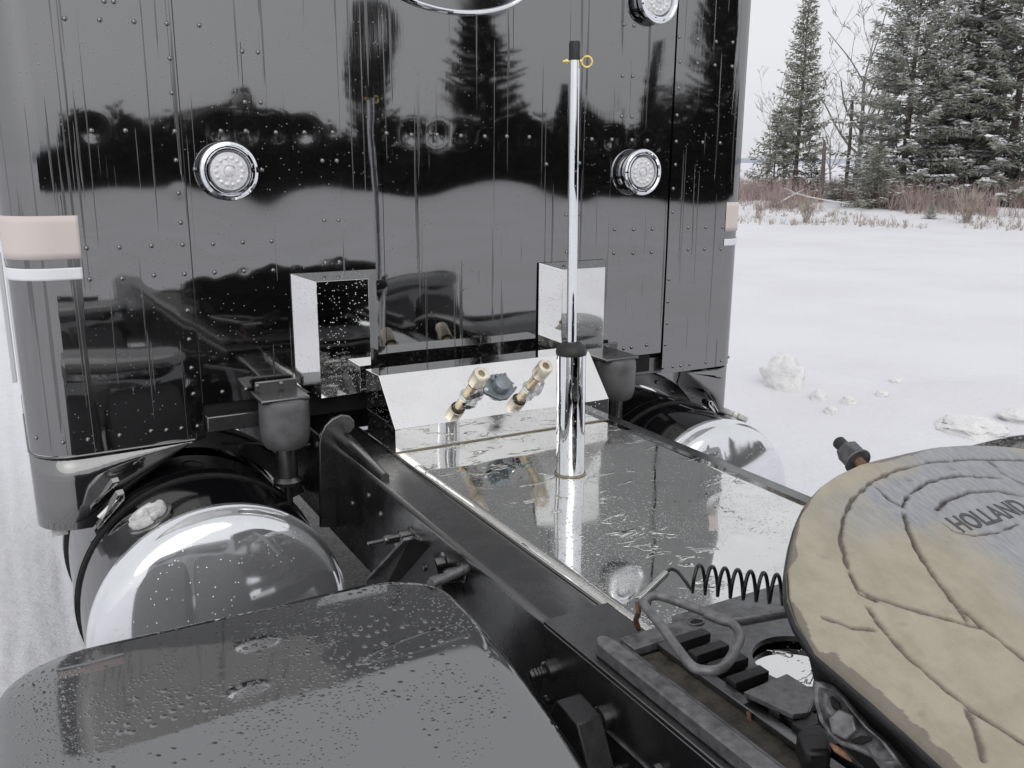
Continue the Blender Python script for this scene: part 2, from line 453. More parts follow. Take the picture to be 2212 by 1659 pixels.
NS = [M['needles'], M['branchsnow']]
a1 = spruce_mesh(8.25, 1.55, 3, 1.05, .20, .16, .22, .95)
t1 = tree_obj('spruce_tree', *a1, gpos(1714, 430, 38.5), .3, 'slender dark spruce standing alone beside the truck cab corner', 'snowy spruces along the far bank', NS, M['bark'])
a2 = spruce_mesh(10.4, 3.1, 11, 1.1, .03, .26, .75)
t2 = tree_obj('spruce_tree', *a2, gpos(1945, 430, 37), 1.1, 'big broad spruce with snow on its low boughs, left one of the dense group', 'snowy spruces along the far bank', NS, M['bark'])
a3 = spruce_mesh(11.8, 2.9, 23, 1.1, .03, .28, .65)
t3 = tree_obj('spruce_tree', *a3, gpos(2072, 430, 39), .5, 'tall grey-green spruce in the middle of the dense group', 'snowy spruces along the far bank', NS, M['bark'])
tree_copy(t2, gpos(2172, 430, 38), 2.6, 1.15, 'big spruce cut by the right edge of the picture', 'snowy spruces along the far bank')
tree_copy(t3, gpos(2062, 430, 50), 4.0, .72, 'spruce standing behind the gap between the two big spruces', 'snowy spruces along the far bank')
a4 = spruce_mesh(3.4, 1.5, 31, .7, .02, .12, .40)
t4 = tree_obj('spruce_tree', *a4, gpos(1668, 430, 39), .5, 'small thin spruce half hidden behind the truck cab corner', 'snowy spruces along the far bank', NS, M['bark'])
tree_copy(t4, gpos(1890, 440, 34), 1.4, (.85, .85, .62), 'low bushy spruce at the foot of the big broad spruce', 'snowy spruces along the far bank')
tree_copy(t4, gpos(1748, 440, 40), 2.4, (.9, .9, .5), 'low scrubby spruce at the foot of the slender spruce', 'snowy spruces along the far bank')
tree_copy(t4, gpos(2012, 455, 31.5), 3.1, .17, 'knee-high snow-laden spruce seedling in front of the big spruces', 'snowy spruces along the far bank')

def bare_tree(H, seed, lean=(0, 0), r0=.11, depth=5, spread=.55):
    rn = random.Random(seed); m = MB(); tk = MB()
    def grow(p, d, L, r, k, mb):
        pts = [p]; rs = [r]; q = p.copy(); dd = d.copy(); n = 5
        for i in range(n):
            dd = (dd+Vector((rn.uniform(-1, 1), rn.uniform(-1, 1), rn.uniform(-.4, .6)))*.16).normalized()
            q = q+dd*L/n; pts.append(q.copy()); rs.append(max(.0075, r*(1-.5*(i+1)/n)))
        mb.tube(pts, rs, 5 if k > 3 else 3)
        if k == 0: return
        for j in range(rn.choice((2, 3)) if k < 5 else 9):
            i = rn.randint(2, n) if k < 5 else rn.randint(2, n)
            u = Vector((rn.uniform(-1, 1), rn.uniform(-1, 1), rn.uniform(-.1, .7))).normalized()
            grow(pts[i], (dd+u*spread*2.0).normalized(), L*rn.uniform(.42, .66), max(.009, rs[i]*.55), k-1, m)
    grow(Vector((0, 0, -.2)), Vector((lean[0], lean[1], 1)).normalized(), H*.72, r0, depth, tk)
    return m, tk
b1 = bare_tree(6.6, 12, (.05, -.03), .12, 5)
bt = tree_obj('bare_tree', *b1, gpos(1843, 430, 41), .3, 'bare leafless tree with spreading twigs between slender spruce and big spruces', 'bare trees on the far bank', M['greybark'], M['greybark'])
b2 = bare_tree(5.6, 9, (.02, .03), .055, 5, .32)
bt2 = tree_obj('bare_tree', *b2, gpos(1650, 430, 42), .3, 'thin bare tree right against the edge of the truck cab', 'bare trees on the far bank', M['greybark'], M['greybark'])
tree_copy(bt2, gpos(1690, 430, 44), 2, .8, 'thin bare tree behind the left side of the slender spruce', 'bare trees on the far bank')
tree_copy(bt, gpos(1790, 430, 55), 4.2, .6, 'small far bare tree just right of the slender spruce', 'bare trees on the far bank')
tree_copy(bt, gpos(1878, 430, 52), 1.2, .95, 'bare tree partly hidden by the left edge of the big broad spruce', 'bare trees on the far bank')

def snag(x, y0, y1, dist, rr, label, broken):
    p = gpos(x, y0, dist); H = (y0-y1)/FPX*dist*1.02 + .25
    m = MB(); m.tube([(0, 0, -.3), (.02, 0, H*.5), (-.03, 0, H*.93), (-.06, 0, H)], [rr, rr*.9, rr*.75, rr*.3], 7)
    if broken: m.tube([(-.02, 0, H*.9), (-.22, 0, H*1.0)], [rr*.35, rr*.1], 5)
    o = m.build('dead_tree', M['bark']); o.location = p; tag(o, label, 'dead tree', 'dead snags on the far bank')
snag(1823, 440, 265, 38, .075, 'tall broken dead trunk left of the big broad spruce', True)
snag(1771, 440, 333, 36, .085, 'short dead stump trunk nearer to the slender spruce', False)

def stems(n, region, hmin, hmax, w, seed, fan=.25):
    rn = random.Random(seed); m = MB()
    for _ in range(n):
        x, y = region(rn); z = ground_z(x, y)-.05; H = rn.uniform(hmin, hmax)*(.5+rn.random()*.6)
        a = rn.random()*6.28; d = Vector((math.cos(a)*fan*rn.random(), math.sin(a)*fan*rn.random(), 1)); q = rn.random()*3.14
        s = Vector((math.cos(q), math.sin(q), 0))*w*rn.uniform(.6, 1.4)*.5; p = Vector((x, y, z))
        e = p+d*H; mm = p+d*H*.5+Vector((rn.uniform(-.1, .1), rn.uniform(-.1, .1), 0))*H*.5
        m.add([p-s, p+s, mm+s*.8, mm-s*.8, e], [(0, 1, 2, 3), (3, 2, 4)])
    return m
def bandreg(a0, a1, d0, d1, clump=0):
    def f(rn):
        while True:
            px = rn.uniform(a0, a1); dist = rn.uniform(d0, d1); d = ray(px, 430); d.z = 0; d.normalize()
            # distances grow towards the right as the bank edge comes nearer
            x, y = d.x*dist, d.y*dist
            if not clump or noise.noise((x*.5, y*.5, 4))+.25 > rn.random()*.7: return x, y
    return f
def thicket(n, region, hmin, hmax, seed):
    rn = random.Random(seed); m = MB()
    for _ in range(n):
        x, y = region(rn); z = ground_z(x, y)-.05; H = rn.uniform(hmin, hmax); p = Vector((x, y, z))
        for k in range(rn.randint(3, 6)):
            a = rn.random()*6.28; fn = rn.random()*.55; q = rn.random()*3.14; hh = H*rn.uniform(.5, 1)
            e = p+Vector((math.cos(a)*fn*hh, math.sin(a)*fn*hh, hh)); md = p.lerp(e, .5)+Vector((rn.uniform(-.06, .06), rn.uniform(-.06, .06), .05))
            sd = Vector((math.cos(q), math.sin(q), 0))*.008
            m.add([p-sd, p+sd, md+sd*.7, md-sd*.7, e], [(0, 1, 2, 3), (3, 2, 4)])
            for j in range(2):
                b0 = md.lerp(e, rn.random()*.6); e2 = b0+Vector((rn.uniform(-.3, .3), rn.uniform(-.3, .3), rn.uniform(.1, .35)))*H*.6
                m.add([b0-sd*.6, b0+sd*.6, e2], [(0, 1, 2)])
    return m
tag(thicket(2700, bandreg(1590, 2330, 32.5, 44, 1), .3, 1.3, 5).build('undergrowth', M['willow'], smooth=False), 'thicket of reddish-brown bare willow stems under the spruces', 'undergrowth', kind='stuff')
tag(thicket(520, bandreg(1590, 2330, 28.4, 34, 1), .08, .34, 6).build('grass', M['drygrass'], smooth=False), 'sparse dry weeds poking through the snow bank', 'grass', kind='stuff')
def bush(px, py, dist, n, H, label, seed):
    rn = random.Random(seed); c = gpos(px, py, dist); m = MB()
    for _ in range(n):
        a = rn.random()*6.28; k = rn.random()*.75; L = H*rn.uniform(.4, 1); s = Vector((math.cos(a), math.sin(a), 0))*.1
        e = Vector((math.cos(a)*k*L, math.sin(a)*k*L, L)); mid = e*.55+Vector((rn.uniform(-.05, .05), rn.uniform(-.05, .05), .05))
        m.tube([s*rn.random(), mid, e], [.006, .005, .003], 3)
        for _k in range(3): m.tube([mid, mid+Vector((rn.uniform(-.2, .2), rn.uniform(-.2, .2), rn.uniform(.1, .35)))*H*.6], [.006, .003], 3)
    o = m.build('bush', M['drygrass']); o.location = c; tag(o, label, 'bush', 'bare bushes on the snow bank')
bush(1742, 468, 29.6, 60, 1.0, 'upright dry bush in the snow below the dead trunks', 1)
bush(2090, 458, 30.5, 70, 1.25, 'pale dry bush in front of the middle spruce', 2)
bush(1640, 455, 30.5, 30, .7, 'small dry bush beside the truck cab edge', 3)
m = MB(); rn = random.Random(4)
base = gpos(1750, 440, 33)
bp = [Vector((-1.1, 0, .1)), Vector((-.5, 0, .45)), Vector((0, .1, .32)), Vector((.6, 0, .22)), Vector((1.3, 0, .12))]
m.tube(bp, [.03, .03, .025, .02, .01], 6)
for i in range(7):
    p = bp[rn.randint(1, 3)]; m.tube([p, p+Vector((rn.uniform(-.5, .5), rn.uniform(-.3, .3), rn.uniform(-.1, .2)))], [.012, .005], 4)
o = m.build('fallen_branch', M['branchsnow']); o.location = base+Vector((0, 0, .1)); o.rotation_euler[2] = -.6
tag(o, 'snow-covered fallen branch lying at the foot of the slender spruce', 'branch')

# tree line behind the photographer, which the glossy panels mirror
def back(px, dist):
    d = ray(px, 330); d.z = 0; d.normalize(); q = Vector((d.x, -d.y, 0))*dist; return Vector((q.x, q.y, 0))
rn = random.Random(77); fm = MB()
for i in range(2300):
    px = rn.uniform(-500, 2700) ; dist = rn.uniform(50, 62); p = back(px, dist)
    H = 4.6*(.72+.35*noise.noise((px*.006, 0, 1))+.35*noise.noise((px*.03, 0, 7))+.2*rn.random())
    if px < 150: H *= .45
    if px > 1500: H *= 1.5
    for k in range(16):
        z = rn.uniform(0, H); w = 1.1*(1-z/H)+.25
        a = rn.random()*6.28
        rquad(fm, p+Vector((math.cos(a)*w*.4, math.sin(a)*w*.4, z)), Vector((math.cos(a), math.sin(a), rn.uniform(-.5, .4))), Vector((rn.random()-.5, rn.random()-.5, .4)), w*.9+.2, .45)
tag(fm.build('forest', M['forestdark'], smooth=False), 'dark wood of brush and young conifers across the field, mirrored in the cab panels', 'forest', kind='stuff')
def dark_tree(H, Rb, seed, px, dist, label, dens=1.0, slim=1.0):
    mb, tr = spruce_mesh(H, Rb, seed, dens, .02, .2, .0, slim, .17)
    return tree_obj('spruce_tree', mb, tr, back(px, dist), 0, label, 'trees mirrored in the cab wall', M['forestdark'], M['forestdark'])
dark_tree(10.2, 1.9, 51, 862, 52, 'spire-shaped spruce mirrored in the cab wall under the oval window')
dark_tree(17.0, 4.2, 52, 1145, 52, 'tall ragged spruce mirrored in the cab wall behind the chrome pole', .95, 1.0)
dark_tree(9.0, 1.5, 53, 1490, 56, 'thin spruce mirrored in the right-hand corner panel of the cab')
dark_tree(14.0, 4.2, 54, 1700, 50, 'broad spruce mirrored in the rounded corner of the cab')
dark_tree(6.0, 1.8, 55, 1385, 54, 'short pointed spruce mirrored above the right-hand lamp')

# lumps of snow thrown up by the plough
def lump(px, py, r, label, seed, sq=.8):
    rn = random.Random(seed); p = at(px, py, Z=0); m = MB(); n = 28
    P = []
    for j in range(21):
        th = math.pi*j/20; row = []
        for i in range(n+1):
            ph = 2*math.pi*i/n; v = Vector((math.sin(th)*math.cos(ph), math.sin(th)*math.sin(ph), math.cos(th)))
            k = 1+.30*noise.noise(v*1.7+Vector((seed*3.1, 0, 0)))+.14*noise.noise(v*5+Vector((0, seed, 0)))+.02*noise.noise(v*12+Vector((0, seed, 0)))
            if v.z < 0: k *= 1+.5*v.z*v.z
            row.append(v*r*k*Vector((1, 1, sq)).x if False else Vector((v.x*r*k, v.y*r*k, v.z*r*k*sq)))
        P.append(row)
    m.grid(P); o = m.build('snow_lump', M['snowlump'], angle=80); o.location = (p.x, p.y, ground_z(p.x, p.y)+r*sq*.30)
    tag(o, label, 'snow lump', 'lumps of snow left by the plough')
lump(1690, 838, .17, 'largest lump of snow, right of the cab corner', 1, 1.05)
lump(1770, 860, .07, 'small lump of snow just right of the largest one', 2)
lump(1795, 895, .05, 'tiny lump of snow lowest in the loose row', 3)
lump(1832, 872, .055, 'small lump of snow in the middle of the loose row', 4)
lump(1905, 862, .05, 'flat lump of snow right of the row', 5, .5)
lump(2095, 928, .22, 'broad low mound of snow near the right edge', 6, .30)
lump(2200, 908, .13, 'lump of snow at the right edge of the picture', 7, .35)
lump(1935, 830, .05, 'little lump of snow farthest out behind the row', 8, .7)

# ================================================================== TRUCK
XC = 1.175
truck = bpy.data.objects.new('semi_truck', None); COL.objects.link(truck); truck.location = (XC, 1.0, 0)
tag(truck, 'black semi truck with polished steel rear deck and greasy coupling plate', 'truck')
def part(mb, name, mat, parent=None, **k): return mb.build(name, mat, parent or truck, **k)
YW = 2.43; XL, XR = .01, 2.338; RC = .10; ZT = 2.56

# ---- sleeper cab
S1 = .33382
def Zp(k, x, y):
    o = {1: (0, 0), 2: (738.4, 0), 3: (1473.7, 0), 4: (0, 553), 5: (549.9, 553), 6: (1178.3, 553)}[k]
    return (x*S1+o[0], y*S1+o[1])
RIV = {1: [(418,120),(645,128),(867,140),(1080,153),(1290,163),(1567,332),(1670,338),(1100,377),(1113,600),(1585,660),(1688,662),(592,845),(812,845),(1132,850),(1430,848),(1592,848),(1786,857),(1970,857),(2152,857),(1140,1037),(1262,1095),(1695,1100),(2085,1040),(2178,1040),(1157,1250),(1170,1440),(2098,1425),(2190,1425),(560,1605),(772,1600),(980,1590),(1183,1583),(1380,1577),(1572,1567),(1758,1560),(674,8),(735,10)],
 2: [(288,862),(450,872),(615,872),(770,878),(925,882),(1068,882),(1214,886),(1622,900),(1752,902),(1880,905),(1980,908),(2160,915),(1895,165),(1830,158),(1820,490),(1886,492),(1814,752),(1880,755),(1540,1055),(1325,1062),(2155,1065),(2165,745),(2175,570),(2185,400),(2180,240),(1455,1390),(1530,1390),(1768,1485),(1890,1485),(2012,1482),(2137,1372),(1457,1630),(1522,1628),(1764,1638),(1888,1638),(2005,1632),(2140,1220)],
 3: [(215,270),(322,275),(207,422),(317,430),(128,920),(240,925),(98,255),(95,410),(35,1472),(148,1470),(255,1470),(33,1615),(140,1612),(245,1612)],
 4: [(580,150),(790,145),(997,125),(1195,117),(1390,107),(1580,98),(1768,92),(2105,42),(2195,38),(1215,353),(1225,540),(1240,725),(1253,893),(1440,880),(1593,862),(570,1187),(775,1160),(978,1133),(1078,1127),(1175,1115),(1280,1102),(408,1208),(240,1205)],
 6: [(795,150),(787,295),(783,435),(772,572),(757,722),(822,715),(872,710),(930,700),(1035,688),(1135,677),(1215,663),(657,578),(560,592),(510,600),(425,600)]}
rivs = [at(*Zp(k, x, y), Y=YW) for k in RIV for x, y in RIV[k]]
RX = np.array([p.x for p in rivs]); RZ = np.array([p.z for p in rivs])
rr_ = np.random.RandomState(5); RA = rr_.uniform(.25, 1.0, len(rivs)); ROW = (np.abs(RZ-1.86) < .06)*rr_.uniform(-.25, 1.0, len(rivs))
def wall_h(x, z):
    """oil-canning of the thin skin and the dimple round every rivet, metres towards the rear"""
    h = .0038*noise.noise((x*1.5+3, z*1.3, 0))+.0021*noise.noise((x*3.3, z*2.6, 5))+.00028*noise.noise((x*9, z*7, 2))
    d2 = (RX-x)**2+(RZ-z)**2
    h -= float((RA*np.exp(-d2/.0155**2)).sum())*.00030
    h -= float((ROW*np.exp(-d2/.034**2)).sum())*.00055
    return h
def panel(x0, x1, z0, z1, y, name, step=.0105, zfun=None):
    nx = max(2, int((x1-x0)/step)); nz = int((z1-z0)/(step*1.3)); m = MB()
    m.grid([[(x0+(x1-x0)*i/nx, y-wall_h(x0+(x1-x0)*i/nx, z0+(z1-z0)*j/nz)-.0, z0+(z1-z0)*j/nz) for i in range(nx+1)] for j in range(nz+1)])
    return m
cab = MB()
ol = [(XR, 4.9), (XL, 4.9)]
for i in range(9):
    a = math.pi+math.pi/2*i/8; ol.append((XL+.004+RC+RC*math.cos(a), YW+.012+RC+RC*math.sin(a)))
for i in range(9):
    a = 1.5*math.pi+math.pi/2*i/8; ol.append((XR-.004-RC+RC*math.cos(a), YW+.012+RC+RC*math.sin(a)))
cab.prism(ol, lambda p, q, hh: (p, q, hh), 1.16, ZT)
cabo = part(cab, 'sleeper_cab', M['gloss'], smooth=True)
OFFS = Vector((0, 0, 0))
sx = [.108, .428, .954, 1.976]
part(panel(sx[0]+.001, sx[1]-.001, 1.055, ZT, YW, 'p'), 'rear_panel', M['wall'], cabo)
part(panel(sx[1]+.001, sx[2]-.001, 1.146, ZT, YW, 'p'), 'rear_panel', M['wall'], cabo)
part(panel(sx[2]+.001, sx[3]+.01, 1.138, ZT, YW+.001, 'p'), 'rear_panel', M['wall'], cabo)
def corner(side, z0, z1, flat0, off=0, yfar=4.85, nz=60, warp=.0008):
    pts = []
    s = 1 if side == 'R' else -1
    cx = (XR-RC) if side == 'R' else (XL+RC)
    if flat0 is not None:
        n = 14 if side == 'R' else 4
        for i in range(n): pts.append((flat0+(cx-flat0)*i/n, YW))
    for i in range(17):
        a = math.pi/2*i/16; pts.append((cx+s*RC*math.sin(a), YW+RC-RC*math.cos(a)))
    pts.append((cx+s*RC, yfar))
    m = MB(); rows = []
    for j in range(nz+1):
        z = z0+(z1-z0)*j/nz; row = []
        for x, y in pts:
            nx = 0 if y <= YW+1e-6 else min(1, (y-YW)/RC); o = off+warp*noise.noise((x*4, z*3, y*4))+ (wall_h(x, z)*.8 if y <= YW+1e-6 and side == 'R' else 0)
            row.append((x+s*o*nx, y-o*(1-nx), z))
        rows.append(row)
    m.grid(rows); return m
part(corner('L', 1.056, ZT, None), 'corner_panel', M['wall'], cabo)
part(corner('R', 1.061, ZT, sx[3], .004), 'corner_panel', M['wall'], cabo)
# seam sealer strips and panel joints
sm = MB(); sm.box(sx[1]-.0012, sx[1]+.0008, YW-.0004, YW+.01, 1.15, ZT)
part(sm, 'panel_joint', M['rubber'], cabo, smooth=False)
sm = MB(); sm.box(.5845, .5862, YW-.0006, YW+.01, 1.93, ZT)
part(sm, 'panel_joint', M['rubber'], cabo, smooth=False)
# lower trim bead and skirts
tb = MB(); tb.tube([(XL-.002, YW+.5, 1.052), (XL-.002, YW+RC, 1.052)]+[(XL+RC-RC*math.cos(math.pi/2*i/8)*1.01, YW+RC-RC*math.sin(math.pi/2*i/8)*1.01, 1.052) for i in range(1, 9)]+[(.40, YW-.002, 1.054)], .0028, 6)
part(tb, 'trim_bead', M['chassis'], cabo)
def skirt(side):
    s = 1 if side == 'R' else -1; cx = (XR-RC) if side == 'R' else (XL+RC)
    path = []
    inn = 2.10 if side == 'R' else .40
    for i in range(14): path.append((inn+(cx-inn)*i/14, YW+.004))
    for i in range(13):
        a = math.pi/2*i/12; path.append((cx+s*RC*math.sin(a), YW+.004+RC-RC*math.cos(a)))
    path.append((cx+s*RC, 3.2))
    zb = []
    for x, y in path:
        if side == 'L': d = (x-.14)/.26
        else: d = (2.285-x)/.185
        zb.append(.855+.0*d if d <= 0 else .855+(1.05-.855)*min(1, max(0, d))**.75)
    m = MB(); m.grid([[(x, y, 1.05+(b-1.05)*t) for (x, y), b in zip(path, zb)] for t in (0, .33, .66, 1)])
    part(m, 'side_skirt', M['gloss'], cabo, solid=.004)
skirt('L'); skirt('R')
bk = MB(); p = at(100, 1150, Y=YW+.08); bk.box(.035, .075, YW+.06, YW+.064, .825, .87)
part(bk, 'skirt_bracket', M['cap'], cabo, bev=.002)
sp = MB(); p0, p1 = at(4, 610, Y=3.5), at(22, 825, Y=3.5); sp.box(-.012, .004, 3.48, 3.52, p1.z, p0.z+.1)
part(sp, 'side_fairing', M['white'], cabo, bev=.002)
def band(side, z0, z1, xin, mat):
    """thin decal that follows the skin, round the corner and on along the cab side"""
    s = 1 if side == 'R' else -1; cx = (XR-RC) if side == 'R' else (XL+RC); off = .0012; base = .004 if side == 'R' else 0
    rows = []
    for k in range(7):
        z = z0+(z1-z0)*k/6; row = []
        for i in range(8):
            x = xin+(cx-xin)*i/8
            row.append((x, (YW-wall_h(x, z) if side == 'L' else YW-base+abs(wall_h(x, z))*0-max(0, wall_h(x, z)*.8))-off-(.0006 if side == 'R' else 0), z))
        for i in range(17):
            a = math.pi/2*i/16; rr = RC+off+base+.0008; row.append((cx+s*rr*math.sin(a), YW+RC-rr*math.cos(a), z))
        row.append((cx+s*(RC+off+base+.0008), 4.8, z)); rows.append(row)
    m = MB(); m.grid(rows); part(m, 'stripe', mat, cabo, solid=.0005)
band('L', 1.547, 1.650, .173, M['beige']); band('L', 1.497, 1.526, .171, M['white'])
band('R', 1.548, 1.649, 2.227, M['beige']); band('R', 1.498, 1.522, 2.225, M['white'])
# oval window rim at the top of the wall
ox, oz, orx, orz = 1.185, at(1020, 30, Y=YW).z+.118, .250, .118
ov = MB(); ov.tube([(ox+orx*math.cos(2*math.pi*i/72), YW-.008, oz+orz*math.sin(2*math.pi*i/72)) for i in range(72)], .0075, 10, True)
ring = part(ov, 'oval_window', M['chrome'], cabo)
tag(ring, 'oval chrome-rimmed rear window')
og = MB(); og.lathe((0, 0, 0), (0, -1, 0), [(1, 0), (1, .001)], 48)
og.v = [(ox+v[0]*orx*.985, YW-.006+v[1], oz+v[2]*orz*.985) for v in og.v]
wgl = part(og, 'window_glass', M['gloss'], cabo)

# rivets
rv = MB(); rv.lathe((0, 0, 0), (0, -1, 0), [(.0062, -.001), (.0060, .001), (.0045, .0033), (.0022, .0044), (0, .0047)], 12)
rv0 = rv.build('rivet', M['wall'], cabo)
for i, p in enumerate(rivs):
    y = YW-wall_h(p.x, p.z)
    if p.x > sx[3]: y -= .004
    if p.x > XR-RC: a = p.x-(XR-RC); y = YW+RC-math.sqrt(max(0, RC*RC-a*a))-.004
    if p.x < XL+RC: a = (XL+RC)-p.x; y = YW+RC-math.sqrt(max(0, RC*RC-a*a))
    o = rv0 if i == 0 else copy_part(rv0, cabo, (0, 0, 0))
    o.location = (p.x, y, p.z)

# ---- round clear lamps
def lamp(px, py, label):
    c = at(px, py, Y=YW-.03); o = Vector((c.x, YW-.002, c.z)); d = (0, -1, 0); m = MB()
    m.lathe(o, d, [(.060, 0), (.061, .022), (.0725, .024), (.0735, .030), (.0715, .035), (.066, .037), (.062, .033), (.0585, .033), (.056, .037), (.0530, .037), (.0505, .030), (.049, .020)], 56)
    b = part(m, 'marker_lamp', M['chrome']); tag(b, label)
    l = MB(); l.lathe(o, d, [(.0505, .018), (.0505, .026), (.047, .031), (.030, .0335), (.016, .0345), (.0155, .0315), (.0, .0315)], 48)
    lo = part(l, 'lens', M['lens'], b)
    for k in range(14):
        a = 2*math.pi*k/14; q = o+Vector((math.cos(a)*.033, -.033, math.sin(a)*.033))
        dm = MB(); dm.lathe(q, d, [(.0062, -.003), (.0055, .001), (.003, .0028), (0, .0033)], 10); part(dm, 'led', M['lens'], b)
    hx = MB(); hx.lathe(o+Vector((0, -.031, 0)), d, [(.0145, 0), (.0135, .003), (.011, .0042), (0, .0042)], 6); part(hx, 'led', M['lens'], b)
lamp(495, 370, 'round chrome-rimmed clear lamp low on the left of the wall')
lamp(1387, 372, 'round chrome-rimmed clear lamp low on the right of the wall')
lamp(450, -116, 'round chrome-rimmed clear lamp high on the left, just above the picture')
lamp(1423, -2, 'round chrome-rimmed clear lamp at the top right, cut by the picture edge')

# ---- polished hinge covers on the wall
def cover(x0, x1, z0, z1, label):
    """folded box: splayed sides and top, open at the back"""
    m = MB(); yb = YW-.004; yf = 2.37; e = .052; zt = z1-.018
    m.add([(x0, yb, z0), (x0+e, yf, z0-.034), (x0+e, yf, zt), (x0, yb, z1), (x1, yb, z0), (x1-e*.85, yf, z0-.030), (x1-e*.85, yf, zt), (x1, yb, z1)],
          [(0, 1, 2, 3), (1, 5, 6, 2), (5, 4, 7, 6), (3, 2, 6, 7)])
    o = part(m, 'steel_cover', M['steel'], smooth=False, solid=.002, bev=.0012); tag(o, label)
cover(.681, .925, 1.174, 1.482, 'left upright polished steel box cover on the cab wall')
cover(1.467, 1.724, 1.165, 1.474, 'right upright polished steel box cover behind the chrome pole')

# ---- underbody and frame
ub = MB(); ub.box(.06, 2.29, 2.47, 5.0, 1.07, 1.158); ub.box(.42, 1.93, 2.44, 2.60, 1.075, 1.15)
part(ub, 'cab_floor', M['dark'], smooth=False)
ub = MB(); ub.box(.43, .62, 2.40, 2.60, 1.075, 1.118); part(ub, 'floor_beam', M['chassis'], bev=.003)
ub = MB(); ub.box(1.75, 2.06, 2.45, 2.60, 1.06, 1.12); part(ub, 'floor_beam', M['chassis'], bev=.003)
def rail(x_out, x_in, name):
    s = 1 if x_in > x_out else -1; m = MB(); r = .012
    prof = []
    for i in range(5):
        a = math.pi/2*i/4; prof.append((x_out+s*(r-r*math.cos(a)), 1.02-r+r*math.sin(a)))
    prof += [(x_in, 1.02), (x_in, 1.011), (x_out+s*.012, 1.009), (x_out+s*.009, .76), (x_in, .76), (x_in, .75), (x_out, .75)]
    m.prism(prof, lambda p, q, hh: (p, hh, q), -1.4, 5.6)
    o = part(m, 'frame_rail', M['chassis'])
    tag(o, name); return o
railL = rail(.742, .852, 'frame rail on the left of the steel plate'); railR = rail(1.607, 1.547, 'frame rail on the right of the steel plate')
for y in (-1.35, -.7, 0, .7, 1.25, 2.45, 3.0):
    cm = MB(); cm.box(.76, 1.59, y, y+.09, .80, .96); part(cm, 'cross_member', M['chassis_dull'], smooth=False)
# deck plate
dk = MB(); nx, ny = 24, 40
dk.grid([[(.856+(1.546-.856)*i/nx, .55+(2.42-.55)*j/ny, 1.0255+.0012*noise.noise((i*.22, j*.16, 0))) for i in range(nx+1)] for j in range(ny+1)])
deck = part(dk, 'deck_plate', M['deck'], solid=.003); tag(deck, 'wet mirror-polished steel deck plate')
dl = MB(); dl.box(.8535, .8565, 1.13, 2.42, 1.0, 1.0285); part(dl, 'edge_lip', M['boxsteel'], deck, bev=.0008)
# connection box
prof = [(2.345, 1.029), (2.345, 1.214), (2.248, 1.216), (2.138, 1.093), (2.138, 1.029)]
prof = prof[1:]+[]
prof = [(2.345, 1.214), (2.248, 1.216), (2.138, 1.093), (2.138, 1.029), (2.345, 1.029)][:4]+[(2.345, 1.0292)]
bx = MB(); n_ = len(prof)
bx.v = [(x, y, z) for x in (.857, 1.542) for y, z in prof]; bx.f = [(i, i+1, n_+i+1, n_+i) for i in range(n_-2)]+[tuple(range(n_)), tuple(range(n_, 2*n_))]; bx.mi = [0]*len(bx.f)
cbox = part(bx, 'connection_box', M['boxsteel'], smooth=False, bev=.0015, solid=.002); tag(cbox, 'polished steel box with sloped face carrying the air and electric sockets')
sd = MB(); sd.box(.8545, 1.5445, 2.1345, 2.1368, 1.0275, 1.0305); part(sd, 'sealant_bead', M['sealant'], cbox)
PN = Vector((0, -(1.216-1.093), (2.248-2.138))).normalized(); PP = Vector((1, 2.138, 1.093))-Vector((0, .001, -.001)); PS = Vector((0, .109, .123)).normalized()
S5 = .17756
def G(x, y): return (x*S5+832.7, y*S5+738.4)
def solve_len(b, d, tip):
    best = min((abs(proj(b+d*t)[0]-tip[0])+abs(proj(b+d*t)[1]-tip[1]), t) for t in [i*.002 for i in range(10, 120)])
    return best[1]
